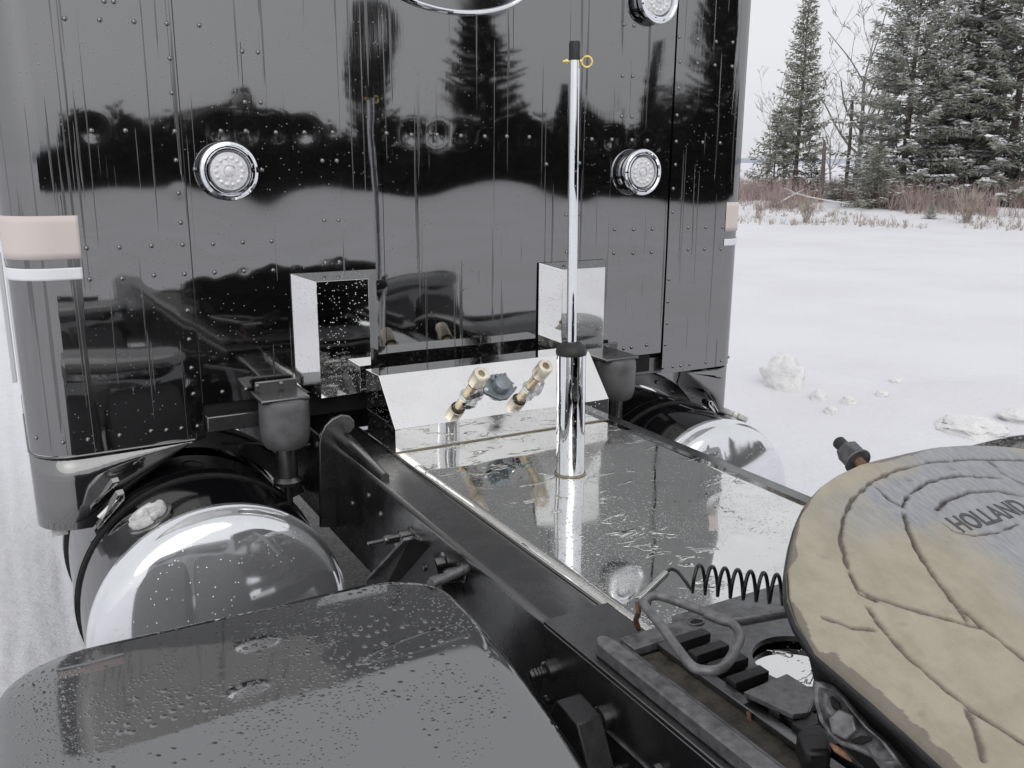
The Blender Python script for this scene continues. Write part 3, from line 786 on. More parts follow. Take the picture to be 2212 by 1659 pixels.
def fitting(base, tip, label, wl):
    b = on_plane(*base, PP, PN); d = PN.copy(); L = solve_len(b, d, tip); L = min(.125, max(.07, L))
    m = MB(); m.lathe(b, d, [(.0205, 0), (.0205, .007)], 6)
    nut = part(m, 'air_fitting', M['zinc'], cbox, bev=.001); tag(nut, label)
    m = MB(); m.cyl(b+d*.004, b+d*(L-.03), .0140, n=20); part(m, 'fitting_pipe', M['brass'], cbox)
    m = MB(); m.lathe(b+d*(L-.052), d, [(.021, 0), (.0225, .003), (.0225, .046), (.020, .052), (.0105, .052), (.0095, .046), (.0095, .03), (0, .03)], 8 if wl else 28)
    part(m, 'fitting_sleeve', M['sleeve'], cbox, bev=.0008)
    m = MB(); u, w = basis_of(d); m.tube([b+d*(L-.055)+(u*math.cos(a)+w*math.sin(a))*.0185 for a in [2*math.pi*i/20 for i in range(20)]], .0018, 6, True)
    part(m, 'seal_ring', M['rubber'], cbox)
    # torn clear film hanging round the pipe
    rn = random.Random(3 if wl else 8); m = MB(); rows = []
    for j in range(9):
        t = j/8; row = []
        for i in range(13):
            a = -1.1+2.5*i/12; rad = .0200+.040*t*(.45+.55*abs(noise.noise((i*.4, j*.3, 1 if wl else 4))))+.010*noise.noise((i*.9, j*.8, 6))
            row.append(b+d*(L-.05)*(1-t*.95)+(Vector((1, 0, 0))*math.cos(a)-PS*math.sin(a)*.75)*rad)
        rows.append(row)
    m.grid(rows); part(m, 'clear_film', M['film'], cbox, angle=25)
    if wl:
        c = b+d*.030+Vector((.010, 0, 0))-PS*.0195+d*.004; ax = (Vector((1, 0, 0))*.86+d*.5).normalized(); n2 = (-PS+d*.25).normalized(); ay = n2.cross(ax).normalized()
        n2 = ax.cross(ay)
        q = MB(); q.obox(c, ax, ay, n2, .021, .012, .0004); part(q, 'paper_label', M['label'], cbox)
        q = MB()
        for r_, ln in ((-.008, .018), (-.0045, .010), (-.0015, .017), (.0015, .012), (.0045, .016), (.008, .014)):
            q.obox(c+ay*r_-n2*.0006, ax, ay, n2, ln, .0009 if r_ > -.007 else .0018, .0003); q.obox(c+ay*r_+n2*.0006, ax, ay, n2, ln, .0009 if r_ > -.007 else .0018, .0003)
        part(q, 'label_print', M['ink'], cbox)
fitting(G(985, 655), G(1145, 335), 'left air line fitting with paper label under torn film', True)
fitting(G(1745, 555), G(1942, 240), 'right air line fitting under torn film', False)
# seven-pin electric socket with hinged lid
b = on_plane(*G(1385, 560), PP, PN)
def sp_(u, v, h): return b+(Vector((1, 0, 0))*u+PS*v+PN*h)*1.3
ol = []
for u, v, r in ((-.042, -.006, 0), (-.038, .006, 0), (-.017, .027, 0), (.017, .027, 0), (.038, .006, 0), (.042, -.006, 0), (.034, -.013, 0), (.010, -.030, 0), (-.010, -.030, 0), (-.034, -.013, 0)):
    ol.append((u, v))
m = MB(); m.prism(ol, sp_, 0, .004); sock = part(m, 'electric_socket', M['socket'], cbox, bev=.003); tag(sock, 'grey round electric socket with hinged lid')
m = MB(); m.lathe(sp_(0, 0, .003), PN, [(.026, 0), (.025, .024), (.0235, .029), (.018, .032), (0, .033)], 30); part(m, 'socket_lid', M['socket'], cbox)
m = MB(); m.cyl(sp_(-.018, .024, .012), sp_(.018, .024, .012), .0045, n=12)
for u in (-.015, -.005, .007, .016): m.obox(sp_(u, .019, .014), (1, 0, 0), PS, PN, .003, .009, .006)
part(m, 'lid_hinge', M['socket'], cbox)
for u in (-.034, .034):
    m = MB(); q = sp_(u, -.002, .004); m.lathe(q, PN, [(.0070, 0), (.0066, .002), (.0045, .0038), (0, .0042)], 16)
    m.obox(q+PN*.0042, (1, 0, .3), (-.3, 0, 1), PN, .0035, .0006, .0006)
    part(m, 'screw', M['chrome'], cbox)

# ---- pogo stick (chrome hose pole)
pb = Vector((1.179, 1.787, 1.027)); ptop = Vector((1.166, 1.787, 2.042)); pdv = (ptop-pb).normalized()
m = MB(); m.lathe(pb, pdv, [(.0355, 0), (.0355, .303), (.033, .306)], 48); pole = part(m, 'hose_pole', M['chrome']); tag(pole, 'upright chrome hose pole standing in the middle of the deck plate')
m = MB(); m.lathe(pb+pdv*.304, pdv, [(.037, 0), (.038, .008), (.034, .018), (.022, .029), (.013, .031)], 36); part(m, 'rubber_boot', M['rubber'], pole)
m = MB(); m.lathe(pb+pdv*.32, pdv, [(.0118, 0), (.0118, .66)], 24); part(m, 'pole_rod', M['chrome'], pole)
m = MB(); m.lathe(pb+pdv*.975, pdv, [(.0128, 0), (.0128, .036), (.0115, .040), (0, .041)], 24); part(m, 'end_cap', M['rubber'], pole)
m = MB(); m.tube([pb+Vector((math.cos(a)*.0375, math.sin(a)*.0375, .001)) for a in [2*math.pi*i/32 for i in range(32)]], .0028, 8, True); part(m, 'sealant_ring', M['sealant'], pole)
ez = at(1240, 133, Y=1.787).z; ec = pb+pdv*((ez-pb.z)/pdv.z)
ed = Vector((.87, -.49, 0))
m = MB(); m.cyl(ec-ed*.026, ec+ed*.016, .0028, n=10); m.hexn(ec-ed*.021, ec-ed*.0155, .0055); m.hexn(ec+ed*.0125, ec+ed*.016, .005)
m.tube([ec+ed*(.0275+.0115*math.cos(a))+Vector((0, 0, .0115*math.sin(a))) for a in [2*math.pi*i/28 for i in range(28)]], .0028, 8, True)
part(m, 'eye_bolt', M['gold'], pole)

# ---- fuel tanks
def cyl_hit(px, py, cx, cz, rr):
    d = ray(px, py); a = d.x**2+d.z**2; b = 2*(d.x*(0-cx)+d.z*(CAMZ-cz)); c = cx**2+(CAMZ-cz)**2-rr*rr
    t = (-b-math.sqrt(max(0, b*b-4*a*c)))/(2*a); p = CAM+d*t; return p.y, math.atan2(p.z-cz, p.x-cx)
def tank(cx, label, mirror):
    cy0, cz, Rt = 2.12, .66, .311; d = (0, 1, 0); s = -1 if mirror else 1
    m = MB(); m.lathe((cx, cy0+.004, cz), d, [(Rt, 0), (Rt, 2.1), (Rt*.8, 2.14)], 96)
    t = part(m, 'fuel_tank', M['tank']); tag(t, label)
    m = MB(); pr = [(Rt, .02), (Rt+.0015, .012), (Rt+.0015, .0), (Rt-.003, -.006), (Rt-.008, -.020)]
    for i in range(1, 9):
        a = R(66)*i/8; pr.append((Rt-.008-.050*(1-math.cos(a)), -.020-.042*math.sin(a)))
    r1 = pr[-1][0]; h1 = pr[-1][1]
    for i in range(1, 20):
        k = 1-i/19; pr.append((r1*k, h1-.048*(1-k*k)))
    m.lathe((cx, cy0, cz), d, pr, 96); part(m, 'tank_end', M['tankend'], t)
    for y in (cyl_hit(250, 1110, .384, cz, Rt)[0]-.027, 2.75, 3.4):
        m = MB(); m.lathe((cx, y, cz), d, [(Rt, 0), (Rt+.006, 0), (Rt+.006, .055), (Rt, .055)], 96, ) ; part(m, 'strap_liner', M['rubber'], t)
        m = MB(); m.lathe((cx, y+.008, cz), d, [(Rt+.005, 0), (Rt+.0085, 0), (Rt+.0085, .038), (Rt+.005, .038)], 96); part(m, 'tank_strap', M['tank'] if y < 2.6 else M['chassis'], t)
    # strap buckle: folded loop and bolt
    ybk, a = cyl_hit(250, 1112, .384, cz, Rt)
    if mirror: a = math.pi-a
    e = Vector((math.cos(a), 0, math.sin(a))); tn = Vector((-math.sin(a), 0, math.cos(a)))*s
    c = Vector((cx, ybk, cz))+e*(Rt+.012)
    m = MB(); lp = [c-tn*-.05, c-tn*.0+e*.004, c-tn*.045+e*.008, c-tn*.055+e*.018, c-tn*.042+e*.026, c+tn*.01+e*.014, c+tn*.045+e*.004]
    for k in range(len(lp)-1):
        mid = (lp[k]+lp[k+1])/2; dv = lp[k+1]-lp[k]; m.obox(mid, dv, (0, 1, 0), dv.cross(Vector((0, 1, 0))), dv.length/2+.001, .019, .0012)
    m.cyl(c-tn*.03+e*.015, c+tn*.03+e*.015, .005, n=10)
    part(m, 'strap_buckle', M['steel'], t)
    # filler cap with notched rim
    px = (322, 1108) if not mirror else (1540, 870)
    ycp, a = cyl_hit(326, 1122, .384, cz, Rt)
    if mirror: a = math.pi-a
    e = Vector((math.cos(a), 0, math.sin(a))); c = Vector((cx, ycp, cz))+e*Rt; u, w = basis_of(e)
    m = MB(); m.lathe(c, e, [(.056, -.01), (.056, .003), (.051, .005), (.046, .006)], 40); part(m, 'filler_neck', M['gloss'], t)
    m = MB(); rows = []
    n = 60
    for (rad, hh) in ((.040, .004), (.046, .007), (.048, .016), (.046, .023), (.034, .024), (.028, .018), (.004, .018)):
        row = []
        for i in range(n+1):
            q = 2*math.pi*i/n; notch = 0 if rad < .035 else (-.011 if (math.sin(q*3+.5) > .83) else 0)
            row.append(c+e*hh+(u*math.cos(q)+w*math.sin(q))*(rad+notch))
        rows.append(row)
    m.grid(rows); m.obox(c+e*.020, u, w, e, .028, .004, .004); part(m, 'filler_cap', M['cap'], t)
    # mounting saddle standing between tank and cab
    m = MB(); rows = []
    for rad, y in ((Rt+.012, 2.60), (Rt+.060, 2.60), (Rt+.066, 2.605), (Rt+.066, 2.68), (Rt+.012, 2.68)):
        rows.append([(cx+rad*math.cos(q), y, cz+rad*math.sin(q)) for q in [R(20)+R(125)*i/40 if not mirror else R(160)-R(125)*i/40 for i in range(41)]])
    m.grid(rows+[rows[0]]); part(m, 'tank_saddle', M['chassis'], t)
    for q in (R(128), R(112), R(60)):
        q = q if not mirror else math.pi-q
        m = MB(); m.hexn((cx+(Rt+.036)*math.cos(q), 2.60, cz+(Rt+.036)*math.sin(q)), (cx+(Rt+.036)*math.cos(q), 2.592, cz+(Rt+.036)*math.sin(q)), .008); part(m, 'bolt', M['chassis'], t)
    if not mirror:
        q = R(84); oc = Vector((cx+(Rt+.036)*math.cos(q), 2.597, cz+(Rt+.036)*math.sin(q)))
        m = MB(); m.tube([oc+Vector((.036*math.cos(a), 0, .010*math.sin(a)+.004)) for a in [2*math.pi*i/30 for i in range(30)]], .0012, 6, True); part(m, 'embossed_oval', M['worn'], t)
tank(.384, 'black fuel tank with polished end on the left side', False)
tank(2*XC-.384, 'black fuel tank with polished end on the right side', True)

# ---- cab air springs
def airspring(cx, label):
    y = 2.33; m = MB()
    m.lathe((cx, y, 1.032), (0, 0, 1), [(.040, -.002), (.052, .0), (.060, .010), (.065, .030), (.0665, .060), (.0665, .105), (.0655, .122), (.061, .133), (.05, .135)], 40)
    a = part(m, 'air_spring', M['airbag']); tag(a, label)
    m = MB(); m.lathe((cx, y, .925), (0, 0, 1), [(.038, 0), (.040, .01), (.028, .02), (.028, .108)], 28); m.cyl((cx, y, .86), (cx, y, .93), .011, n=12); part(m, 'spring_piston', M['chassis'], a)
    m = MB(); m.box(cx-.070, cx+.060, 2.285, 2.41, 1.163, 1.175); m.box(cx-.056, cx+.060, 2.402, 2.411, 1.163, 1.199); part(m, 'spring_bracket', M['chassis'], a, bev=.004)
    for u in (-.05, .015):
        m = MB(); m.lathe((cx+u, 2.402, 1.188), (0, -1, 0), [(.0085, 0), (.007, .004), (0, .007)], 14); part(m, 'bolt', M['chassis'], a)
airspring(.617, 'rubber air spring under the left box cover'); airspring(1.705, 'rubber air spring right of the steel plate')
# shackle plate, stabiliser rod and small hardware by the left rail
def fy(p, q, hh): return (hh, p, q)
pp = [at(x, y, Y=2.30) for x, y in ((692, 1140), (690, 960), (693, 940), (702, 920), (718, 905), (738, 896), (755, 898), (766, 908), (768, 922), (758, 934), (744, 942), (736, 955), (731, 980), (729, 1140))]
m = MB(); m.prism([(p.x, p.z) for p in pp], lambda p, q, hh: (p, hh, q), 2.30, 2.312); part(m, 'shackle_plate', M['chassis'], bev=.003)
q = at(749, 916, Y=2.30); m = MB(); m.hexn(q, q+Vector((0, -.012, 0)), .014); m.lathe(q, (0, -1, 0), [(.017, 0), (.017, .003)], 20); part(m, 'bolt', M['worn'])
m = MB(); m.tube([(.768, 2.37, 1.030), (.768, 2.28, 1.036), (.766, 2.14, 1.032), (.764, 1.98, 1.026)], [.020, .021, .016, .011], 14); part(m, 'stabiliser_rod', M['chassis'])
m = MB(); m.tube([at(480, 958, Y=2.55), at(560, 958, Y=2.42), at(625, 972, Y=2.35), at(670, 960, Y=2.35)], .004, 6); part(m, 'air_line', M['rubber'])
m = MB(); q = at(682, 961, Y=2.33); m.hexn(q, q+Vector((.03, 0, 0)), .009); m.cyl(q+Vector((.03, 0, 0)), q+Vector((.06, 0, -.01)), .006); part(m, 'hose_fitting', M['worn_light'])
m = MB(); m.tube([at(600, 985, Y=2.4), at(625, 1015, Y=2.38), at(620, 1060, Y=2.38)], .006, 6); m.tube([at(560, 1045, Y=2.42), at(640, 1050, Y=2.36)], .003, 6); part(m, 'air_line', M['rubber'])
def bolt_side(px, py, L, r, name='frame_bolt'):
    """flange bolt standing out of the rail's outer web"""
    c = at(px, py, X=.742); m = MB(); x = .742
    m.lathe((x, c.y, c.z), (-1, 0, 0), [(r*1.75, 0), (r*1.75, .004), (r*1.25, .006), (r*1.2, .026*L), (r*1.0, .028*L), (r*.62, .029*L), (r*.60, .052*L), (0, .053*L)], 20)
    for k in range(4): m.lathe((x-.030*L-.005*k*L, c.y, c.z), (-1, 0, 0), [(r*.6, 0), (r*.72, .001), (r*.6, .0022)], 12)
    part(m, name, M['chassis'])
for a in ((890, 1153, 1.1, .010), (905, 1168, 1.1, .010), (868, 1160, 1.6, .009), (962, 1215, 1.0, .013), (1000, 1236, 1.4, .012), (893, 1213, .9, .012), (1213, 1440, 1.2, .014), (1330, 1540, 1.2, .015), (1205, 1505, .5, .012), (1285, 1585, .5, .012), (1360, 1650, .6, .012), (1450, 1650, .6, .012)):
    bolt_side(*a)
for a in ((797, 1070), (823, 1110), (762, 1087)):
    c = at(*a, X=.742); m = MB(); m.lathe((.742, c.y, c.z), (-1, 0, 0), [(.007, 0), (.006, .004), (0, .006)], 6); part(m, 'frame_bolt', M['worn'])
# angled hanger plate and hose loop by the left rail
m = MB(); P3 = [at(795, 1250, X=.66), at(888, 1160, X=.66), at(930, 1178, X=.70), at(960, 1290, X=.70), at(800, 1330, X=.66)]
m.add([tuple(p) for p in P3]+[(p.x-.0, p.y+.012, p.z-.012) for p in P3], [(0, 1, 2, 3, 4), (9, 8, 7, 6, 5)]+[(i, (i+1) % 5, 5+(i+1) % 5, 5+i) for i in range(5)])
part(m, 'hanger_plate', M['chassis_dull'], smooth=False)
m = MB(); a_, b_ = at(800, 1250, X=.655), at(882, 1163, X=.655); m.obox((a_+b_)/2, b_-a_, (1, 0, 0), (b_-a_).cross(Vector((1, 0, 0))), (b_-a_).length/2, .010, .003); part(m, 'plate_edge', M['worn'])
m = MB(); m.tube([at(858, 1245, X=.70), at(875, 1215, X=.70), at(897, 1203, X=.71), at(915, 1213, X=.715), at(925, 1240, X=.715), at(930, 1262, X=.715)], .006, 8); part(m, 'air_line', M['worn'])
m = MB(); a_, b_ = at(930, 1262, X=.62), at(1010, 1228, X=.74); m.cyl(a_, b_, .009, n=12); part(m, 'torque_rod', M['worn_light'])
# suspension hanger lower on the rail, and torque box behind it
m = MB(); P4 = [at(1220, 1560, X=.70), at(1255, 1495, X=.70), at(1300, 1545, X=.70), at(1330, 1659, X=.70), at(1230, 1680, X=.70)]
m.prism([(p.y, p.z) for p in P4], fy, .655, .70); part(m, 'spring_hanger', M['chassis_dull'], bev=.003)
m = MB(); m.box(.60, .735, .50, 1.12, .62, .70); m.box(.66, .738, .9, 1.0, .62, .86); part(m, 'suspension_beam', M['chassis_dull'], bev=.006)

# ---- wheels and fenders
def wheel(cx, cy, label):
    m = MB(); Rw = .505
    tr = []
    for (r_, h_) in ((.29, -.13), (.36, -.14), (.45, -.14), (.492, -.125), (.505, -.10), (.505, .10), (.492, .125), (.45, .14), (.36, .14), (.29, .13)): tr.append((r_, h_))
    for o_ in (-.155, .155): m.lathe((cx+o_, cy, .505), (1, 0, 0), tr, 48)
    w = part(m, 'wheel', M['tyre']); tag(w, label)
    m = MB(); s = -1 if cx < XC else 1
    m.lathe((cx+s*.155, cy, .505), (s, 0, 0), [(.29, .12), (.28, .10), (.27, .02), (.16, .0), (.15, .08), (.10, .10), (0, .11)], 36); part(m, 'rim', M['steel'], w)
for cy, nm in ((1.2, 'front'), (-.12, 'rear')):
    for cx, sd_ in ((.265, 'left'), (2*XC-.265, 'right')): wheel(cx, cy, f'dual drive wheels of the {nm} axle on the {sd_} side')
m = MB(); m.cyl((.3, 1.2, .5), (2.05, 1.2, .5), .07); m.cyl((.3, -.12, .5), (2.05, -.12, .5), .07); part(m, 'axle_housing', M['dark'])

def fender_mesh(x0, x1, y0, y1, Rc=.15, roll=.034, crown=1.25, zt=1.08):
    cx, hw = (x0+x1)/2, (x1-x0)/2; cy, hh = (y0+y1)/2, (y1-y0)/2
    def sdf(x, y):
        qx, qy = abs(x-cx)-(hw-Rc), abs(y-cy)-(hh-Rc)
        return -(math.hypot(max(qx, 0), max(qy, 0))+min(max(qx, qy), 0)-Rc)
    NY, NX = 90, 64; rows = []
    for j in range(NY+1):
        b = -math.cos(math.pi*j/NY); y = cy+hh*(b*.5+.5*math.copysign(abs(math.sin(b*math.pi/2)), b))
        y = min(max(y, cy-hh+1e-5), cy+hh-1e-5); dy = hh-abs(y-cy)
        w = hw if dy >= Rc else hw-(Rc-math.sqrt(max(0, Rc*Rc-(Rc-dy)**2)))
        row = []
        for i in range(NX+1):
            a = -math.cos(math.pi*i/NX); a = a*.4+.6*math.sin(a*math.pi/2); x = cx+w*a
            d = max(0, sdf(x, y)); z = zt-((y-crown)**2)/(2*1.12 if y < crown else 2*.9)
            k = max(0, roll-d); z -= roll-math.sqrt(max(0, roll*roll-k*k))
            e = math.exp(-((d-.030)/.006)**2)*.0012; z -= e
            z += .0015*noise.noise((x*5, y*5, 1))
            row.append((x, y, z))
        rows.append(row)
    m = MB(); m.grid(rows)
    # turned-down rim
    edge = rows[0]+[r[-1] for r in rows[1:]]+rows[-1][::-1][1:]+[r[0] for r in rows[::-1]][1:]
    m.grid([edge, [(x, y, z-.022) for x, y, z in edge], [(x+(cx-x)*.03, y+(cy-y)*.02, z-.024) for x, y, z in edge]])
    return m
fe = fender_mesh(-.080, .608, .12, 1.392, Rc=.135)
f0 = part(fe, 'fender', M['fender'], angle=50); tag(f0, 'wet black fender over the front left wheels')
for (dx, dy, lb) in ((2*XC-.575+.068, 0, 'black fender over the front right wheels'), (0, -1.32, 'black fender over the rear left wheels'), (2*XC-.575+.068, -1.32, 'black fender over the rear right wheels')):
    c = f0.copy(); COL.objects.link(c); c.parent = truck; c.location = f0.location+Vector((dx, dy, 0)); c['label'] = lb
for (x0, x1) in ((-.070, .598), (2*XC-.598, 2*XC+.070)):
    for yy, zz in ((1.372, 1.035), (.052, 1.035)):
        m = MB(); rows = []
        for k in range(9):
            t = k/8; rows.append([(x0+.03, yy+.10*math.sin(t*1.3), zz-.50*t), ((x0+x1)/2, yy+.012+.10*math.sin(t*1.3), zz-.50*t), (x1-.03, yy+.10*math.sin(t*1.3), zz-.50*t)])
        m.grid(rows); part(m, 'fender_apron', M['gloss'], solid=.004)
    m = MB(); m.box(x0+.02, x1-.02, -1.30, -1.29, .12, .95); part(m, 'mud_flap', M['rubber'])
# tail light bar
m = MB(); m.box(.0, 2.35, -1.46, -1.42, .62, .82); part(m, 'tail_bar', M['steel'], bev=.004)
for x in (.2, .4, 1.95, 2.15):
    m = MB(); m.lathe((x, -1.46, .72), (0, -1, 0), [(.05, 0), (.05, .01), (0, .016)], 24); part(m, 'tail_lamp', simple('red_lens', (.35, .02, .02), .2))

# ================================================================== COUPLING (slider base + tilted plate)
# outer angle iron laid over the rail
def rail_angle(x0, x1, y1, name):
    m = MB(); m.box(x0, x1, -1.3, y1, 1.0305, 1.0385); m.box(x0, x0+.008, -1.3, y1, .80, 1.0305); return part(m, name, M['chassis'], bev=.002)
rail_angle(.722, .852, 1.165, 'mounting_angle')
m = MB(); m.box(1.547, 1.628, -1.3, 1.165, 1.0305, 1.0385); m.box(1.62, 1.628, -1.3, 1.165, .80, 1.0305); part(m, 'mounting_angle', M['chassis'], bev=.002)
for y0, y1 in ((.78, 1.0), (.45, .66)):
    ww = MB(); ww.tube([(.7205, y0, .945), (.7205, y1, .945)], .003, 5); part(ww, 'weld_seam', M['worn'])
# slide bar with rounded end
m = MB()
pl = [(.734, -.9), (.734, 1.026), (.742, 1.040), (.752, 1.043), (.760, 1.036), (.765, 1.02), (.765, -.9)]
m.prism(pl, lambda p, q, hh: (p, q, hh), 1.039, 1.063); part(m, 'slide_bar', M['worn_light'], bev=.003)
m = MB(); m.box(.7655, .782, -.9, 1.02, 1.039, 1.052); part(m, 'slide_bar', M['worn'], bev=.003)
m = MB(); m.prism([(2*XC-p, q) for p, q in pl], lambda p, q, hh: (p, q, hh), 1.039, 1.063); part(m, 'slide_bar', M['worn_light'], bev=.004)
m = MB(); m.box(.7825, .905, .995, 1.034, 1.040, 1.054); part(m, 'stop_bar', M['worn_light'], bev=.002)
# floor of the slider is open over the steel plate: only a strip by the rail
m = MB(); m.box(.7825, .9045, -.6, .990, 1.0325, 1.0405); part(m, 'slider_floor', simple('rusty_grease', (.055, .048, .038), .55, 0, 1.5, .7, 30, .002, 120), smooth=False)
# toothed locking rack
for k in range(8):
    y = .998-.042*k
    m = MB(); m.box(.846, .912, y-.030, y-.010, 1.0435, 1.060); part(m, 'rack_tooth', M['chassis_dull'], bev=.0015)
m = MB(); m.box(.826, .8455, .2, 1.0, 1.041, 1.052); part(m, 'rack_bar', M['chassis'], bev=.002)
# slider plate with the big round hole
def holed_plate(x0, x1, y0, y1, hx, hy, hr, z0, z1):
    m = MB(); n = 64; ring_ = []; outer = []
    for i in range(n):
        a = 2*math.pi*i/n; c, s = math.cos(a), math.sin(a)
        ring_.append((hx+hr*c, hy+hr*s))
        tx = ((x1-hx)/c if c > 0 else (x0-hx)/c) if abs(c) > 1e-6 else 1e9; ty = ((y1-hy)/s if s > 0 else (y0-hy)/s) if abs(s) > 1e-6 else 1e9
        t = min(tx, ty); outer.append((hx+t*c, hy+t*s))
    for i in range(n):
        j = (i+1) % n
        q = [ring_[i], ring_[j], outer[j], outer[i]]
        m.add([(*p, z1) for p in q]+[(*p, z0) for p in q], [(0, 1, 2, 3), (7, 6, 5, 4), (1, 0, 4, 5), (3, 2, 6, 7)])
    return m
hp = holed_plate(.905, 1.49, .78, 1.066, .999, .862, .0725, 1.0335, 1.0425)
bp_ = part(hp, 'slider_plate', M['worn'], smooth=False)
m = MB(); m.tube([(.936+.014*math.cos(a), 1.030+.009*math.sin(a), 1.043) for a in [2*math.pi*i/20 for i in range(20)]], .0018, 6, True); part(m, 'slot_rim', M['worn_light'])
m = MB(); m.lathe((.936, 1.030, 1.0427), (0, 0, 1), [(.0135, 0), (.0135, .0006)], 16); part(m, 'slot_shade', M['dark'])  # dark disc on the solid plate, standing for shade inside an opening
# light folded flange plate between slider and pivot, and black channel below it
qz = 1.066
Pq = [at(1607, 1494, Z=qz), at(1700, 1455, Z=qz), at(1765, 1495, Z=qz), at(1745, 1540, Z=qz), at(1713, 1543, Z=qz)]
m = MB(); m.prism([(p.x, p.y) for p in Pq], lambda p, q, hh: (p, q, hh), qz-.008, qz); part(m, 'flange_plate', M['worn_light'], bev=.001)
Pq = [at(1600, 1498, Z=1.09), at(1720, 1560, Z=1.09), at(1810, 1640, Z=1.09), at(1770, 1659, Z=1.09), at(1590, 1515, Z=1.09)]
m = MB(); m.box(.855, .895, .2, .82, 1.042, 1.056); part(m, 'pivot_channel', M['chassis_dull'], bev=.003)
m = MB(); m.prism([(p.x, p.y) for p in (at(1722, 1556, Z=1.1), at(1745, 1543, Z=1.1), at(1790, 1535, Z=1.1), at(1800, 1600, Z=1.1), at(1745, 1600, Z=1.1))], lambda p, q, hh: (p, q, hh), 1.05, 1.085); part(m, 'pivot_foot', M['chassis_dull'], bev=.006)
m = MB(); q = at(1618, 1550, X=.8215); m.obox(q, (0, .3, 1), (0, 1, -.3), (1, 0, 0), .008, .003, .0008); part(m, 'rust_streak', M['rust'])

# tilted top plate -------------------------------------------------
TILT = R(18)
PO = at(2125, 1111, X=1.175)                       # middle of the cast name oval
PU, PV = Vector((1, 0, 0)), Vector((0, math.cos(TILT), math.sin(TILT))); PNn = PU.cross(PV)
def pl_uv(px, py):
    p = on_plane(px, py, PO, PNn)-PO; return (p.dot(PU), p.dot(PV))
def P3d(u, v, h=0): return PO+PU*u+PV*v+PNn*h
halfw = [(.155, 0), (.1535, .05), (.149, .10), (.139, .155), (.124, .205), (.104, .25), (.075, .295), (.040, .34), (.0, .385), (-.035, .416), (-.068, .434), (-.112, .447), (-.156, .441), (-.20, .436), (-.28, .430), (-.40, .415), (-.62, .38), (-.75, .35)]
def width(v):
    for (v0, w0), (v1, w1) in zip(halfw, halfw[1:]):
        if v <= v0 and v >= v1: return w0+(w1-w0)*(v0-v)/(v0-v1)
    return 0
S2 = .28411
def Qa(k, x, y):
    o = {'a': (1583.7, 864.1), 'b': (1583.7, 1187.7)}[k]; return pl_uv(x*S2+o[0], y*S2+o[1])
GRO = [ # grooves cast in the plate, darker along their cores: points, width, depth
 ([Qa('a', *p) for p in ((2212, 455), (1800, 450), (1500, 470), (1240, 530), (1050, 620), (900, 760), (840, 900), (815, 1050), (850, 1200), (900, 1340), (960, 1470), (1080, 1520))], .0060, .0035),
 ([Qa('b', *p) for p in ((940, 290), (1060, 350), (1220, 405), (1450, 475), (1720, 545), (1880, 590))], .0075, .0055),
 ([Qa('a', *p) for p in ((1300, 860), (1330, 980), (1410, 1160), (1550, 1370), (1700, 1560), (1790, 1700))], .0070, .0050),
 ([Qa('b', *p) for p in ((1700, 410), (1900, 590), (2050, 700), (2212, 830))], .0065, .0048),
 ([Qa('b', *p) for p in ((1030, 440), (1110, 560), (1220, 690), (1330, 810), (1560, 1010), (1800, 1200), (2060, 1370), (2212, 1470))], .0065, .0048),
 ([Qa('b', *p) for p in ((690, 515), (800, 545), (900, 590), (1060, 605))], .0060, .0045),
 ([Qa('b', *p) for p in ((1780, 1220), (1830, 1330), (1880, 1480), (1900, 1600))], .0075, .0030),
 ([Qa('a', *p) for p in ((1095, 670), (1180, 750), (1285, 810), (1330, 720), (1480, 620), (1700, 570), (2020, 590))], .0060, .0065),
 ([Qa('a', *p) for p in ((1600, 940), (1680, 1000), (1830, 1030), (2010, 1005), (2160, 945))], .0040, .0028),
 ([Qa('a', *p) for p in ((1545, 830), (1620, 760), (1800, 700), (2000, 685), (2212, 730))], .0070, .0060),
 ([Qa('a', *p) for p in ((2212, 640), (2050, 560), (1950, 470))], .0050, .0030),
]
SEG = []
for pts, wd, dp in GRO:
    for a, b in zip(pts, pts[1:]): SEG.append((*a, *b, wd, dp))
SEG = np.array(SEG)
DOTS = [Qa('a', 1660, 455), Qa('a', 1650, 515), Qa('a', 1325, 597)]
ovc = (0.0, 0.0)
def groove(u, v):
    ax, ay, bx_, by, wd, dp = SEG.T
    dx, dy = bx_-ax, by-ay; t = np.clip(((u-ax)*dx+(v-ay)*dy)/(dx*dx+dy*dy), 0, 1)
    d = np.hypot(u-(ax+t*dx), v-(ay+t*dy))
    d = d+.0026*noise.noise((u*60, v*60, 0))+.0010*noise.noise((u*180, v*180, 0))
    k = dp*1.3*np.exp(-(d/(wd*.36))**2)
    ridge = .0013*np.exp(-((d-wd*1.15)/(wd*.4))**2)
    i = int(np.argmax(k)); return float(k[i]-ridge[i]*.5), min(1, float((k[i]/dp[i])**1.1))
NV, NU = 400, 360; m = MB(); rows = []; att = []
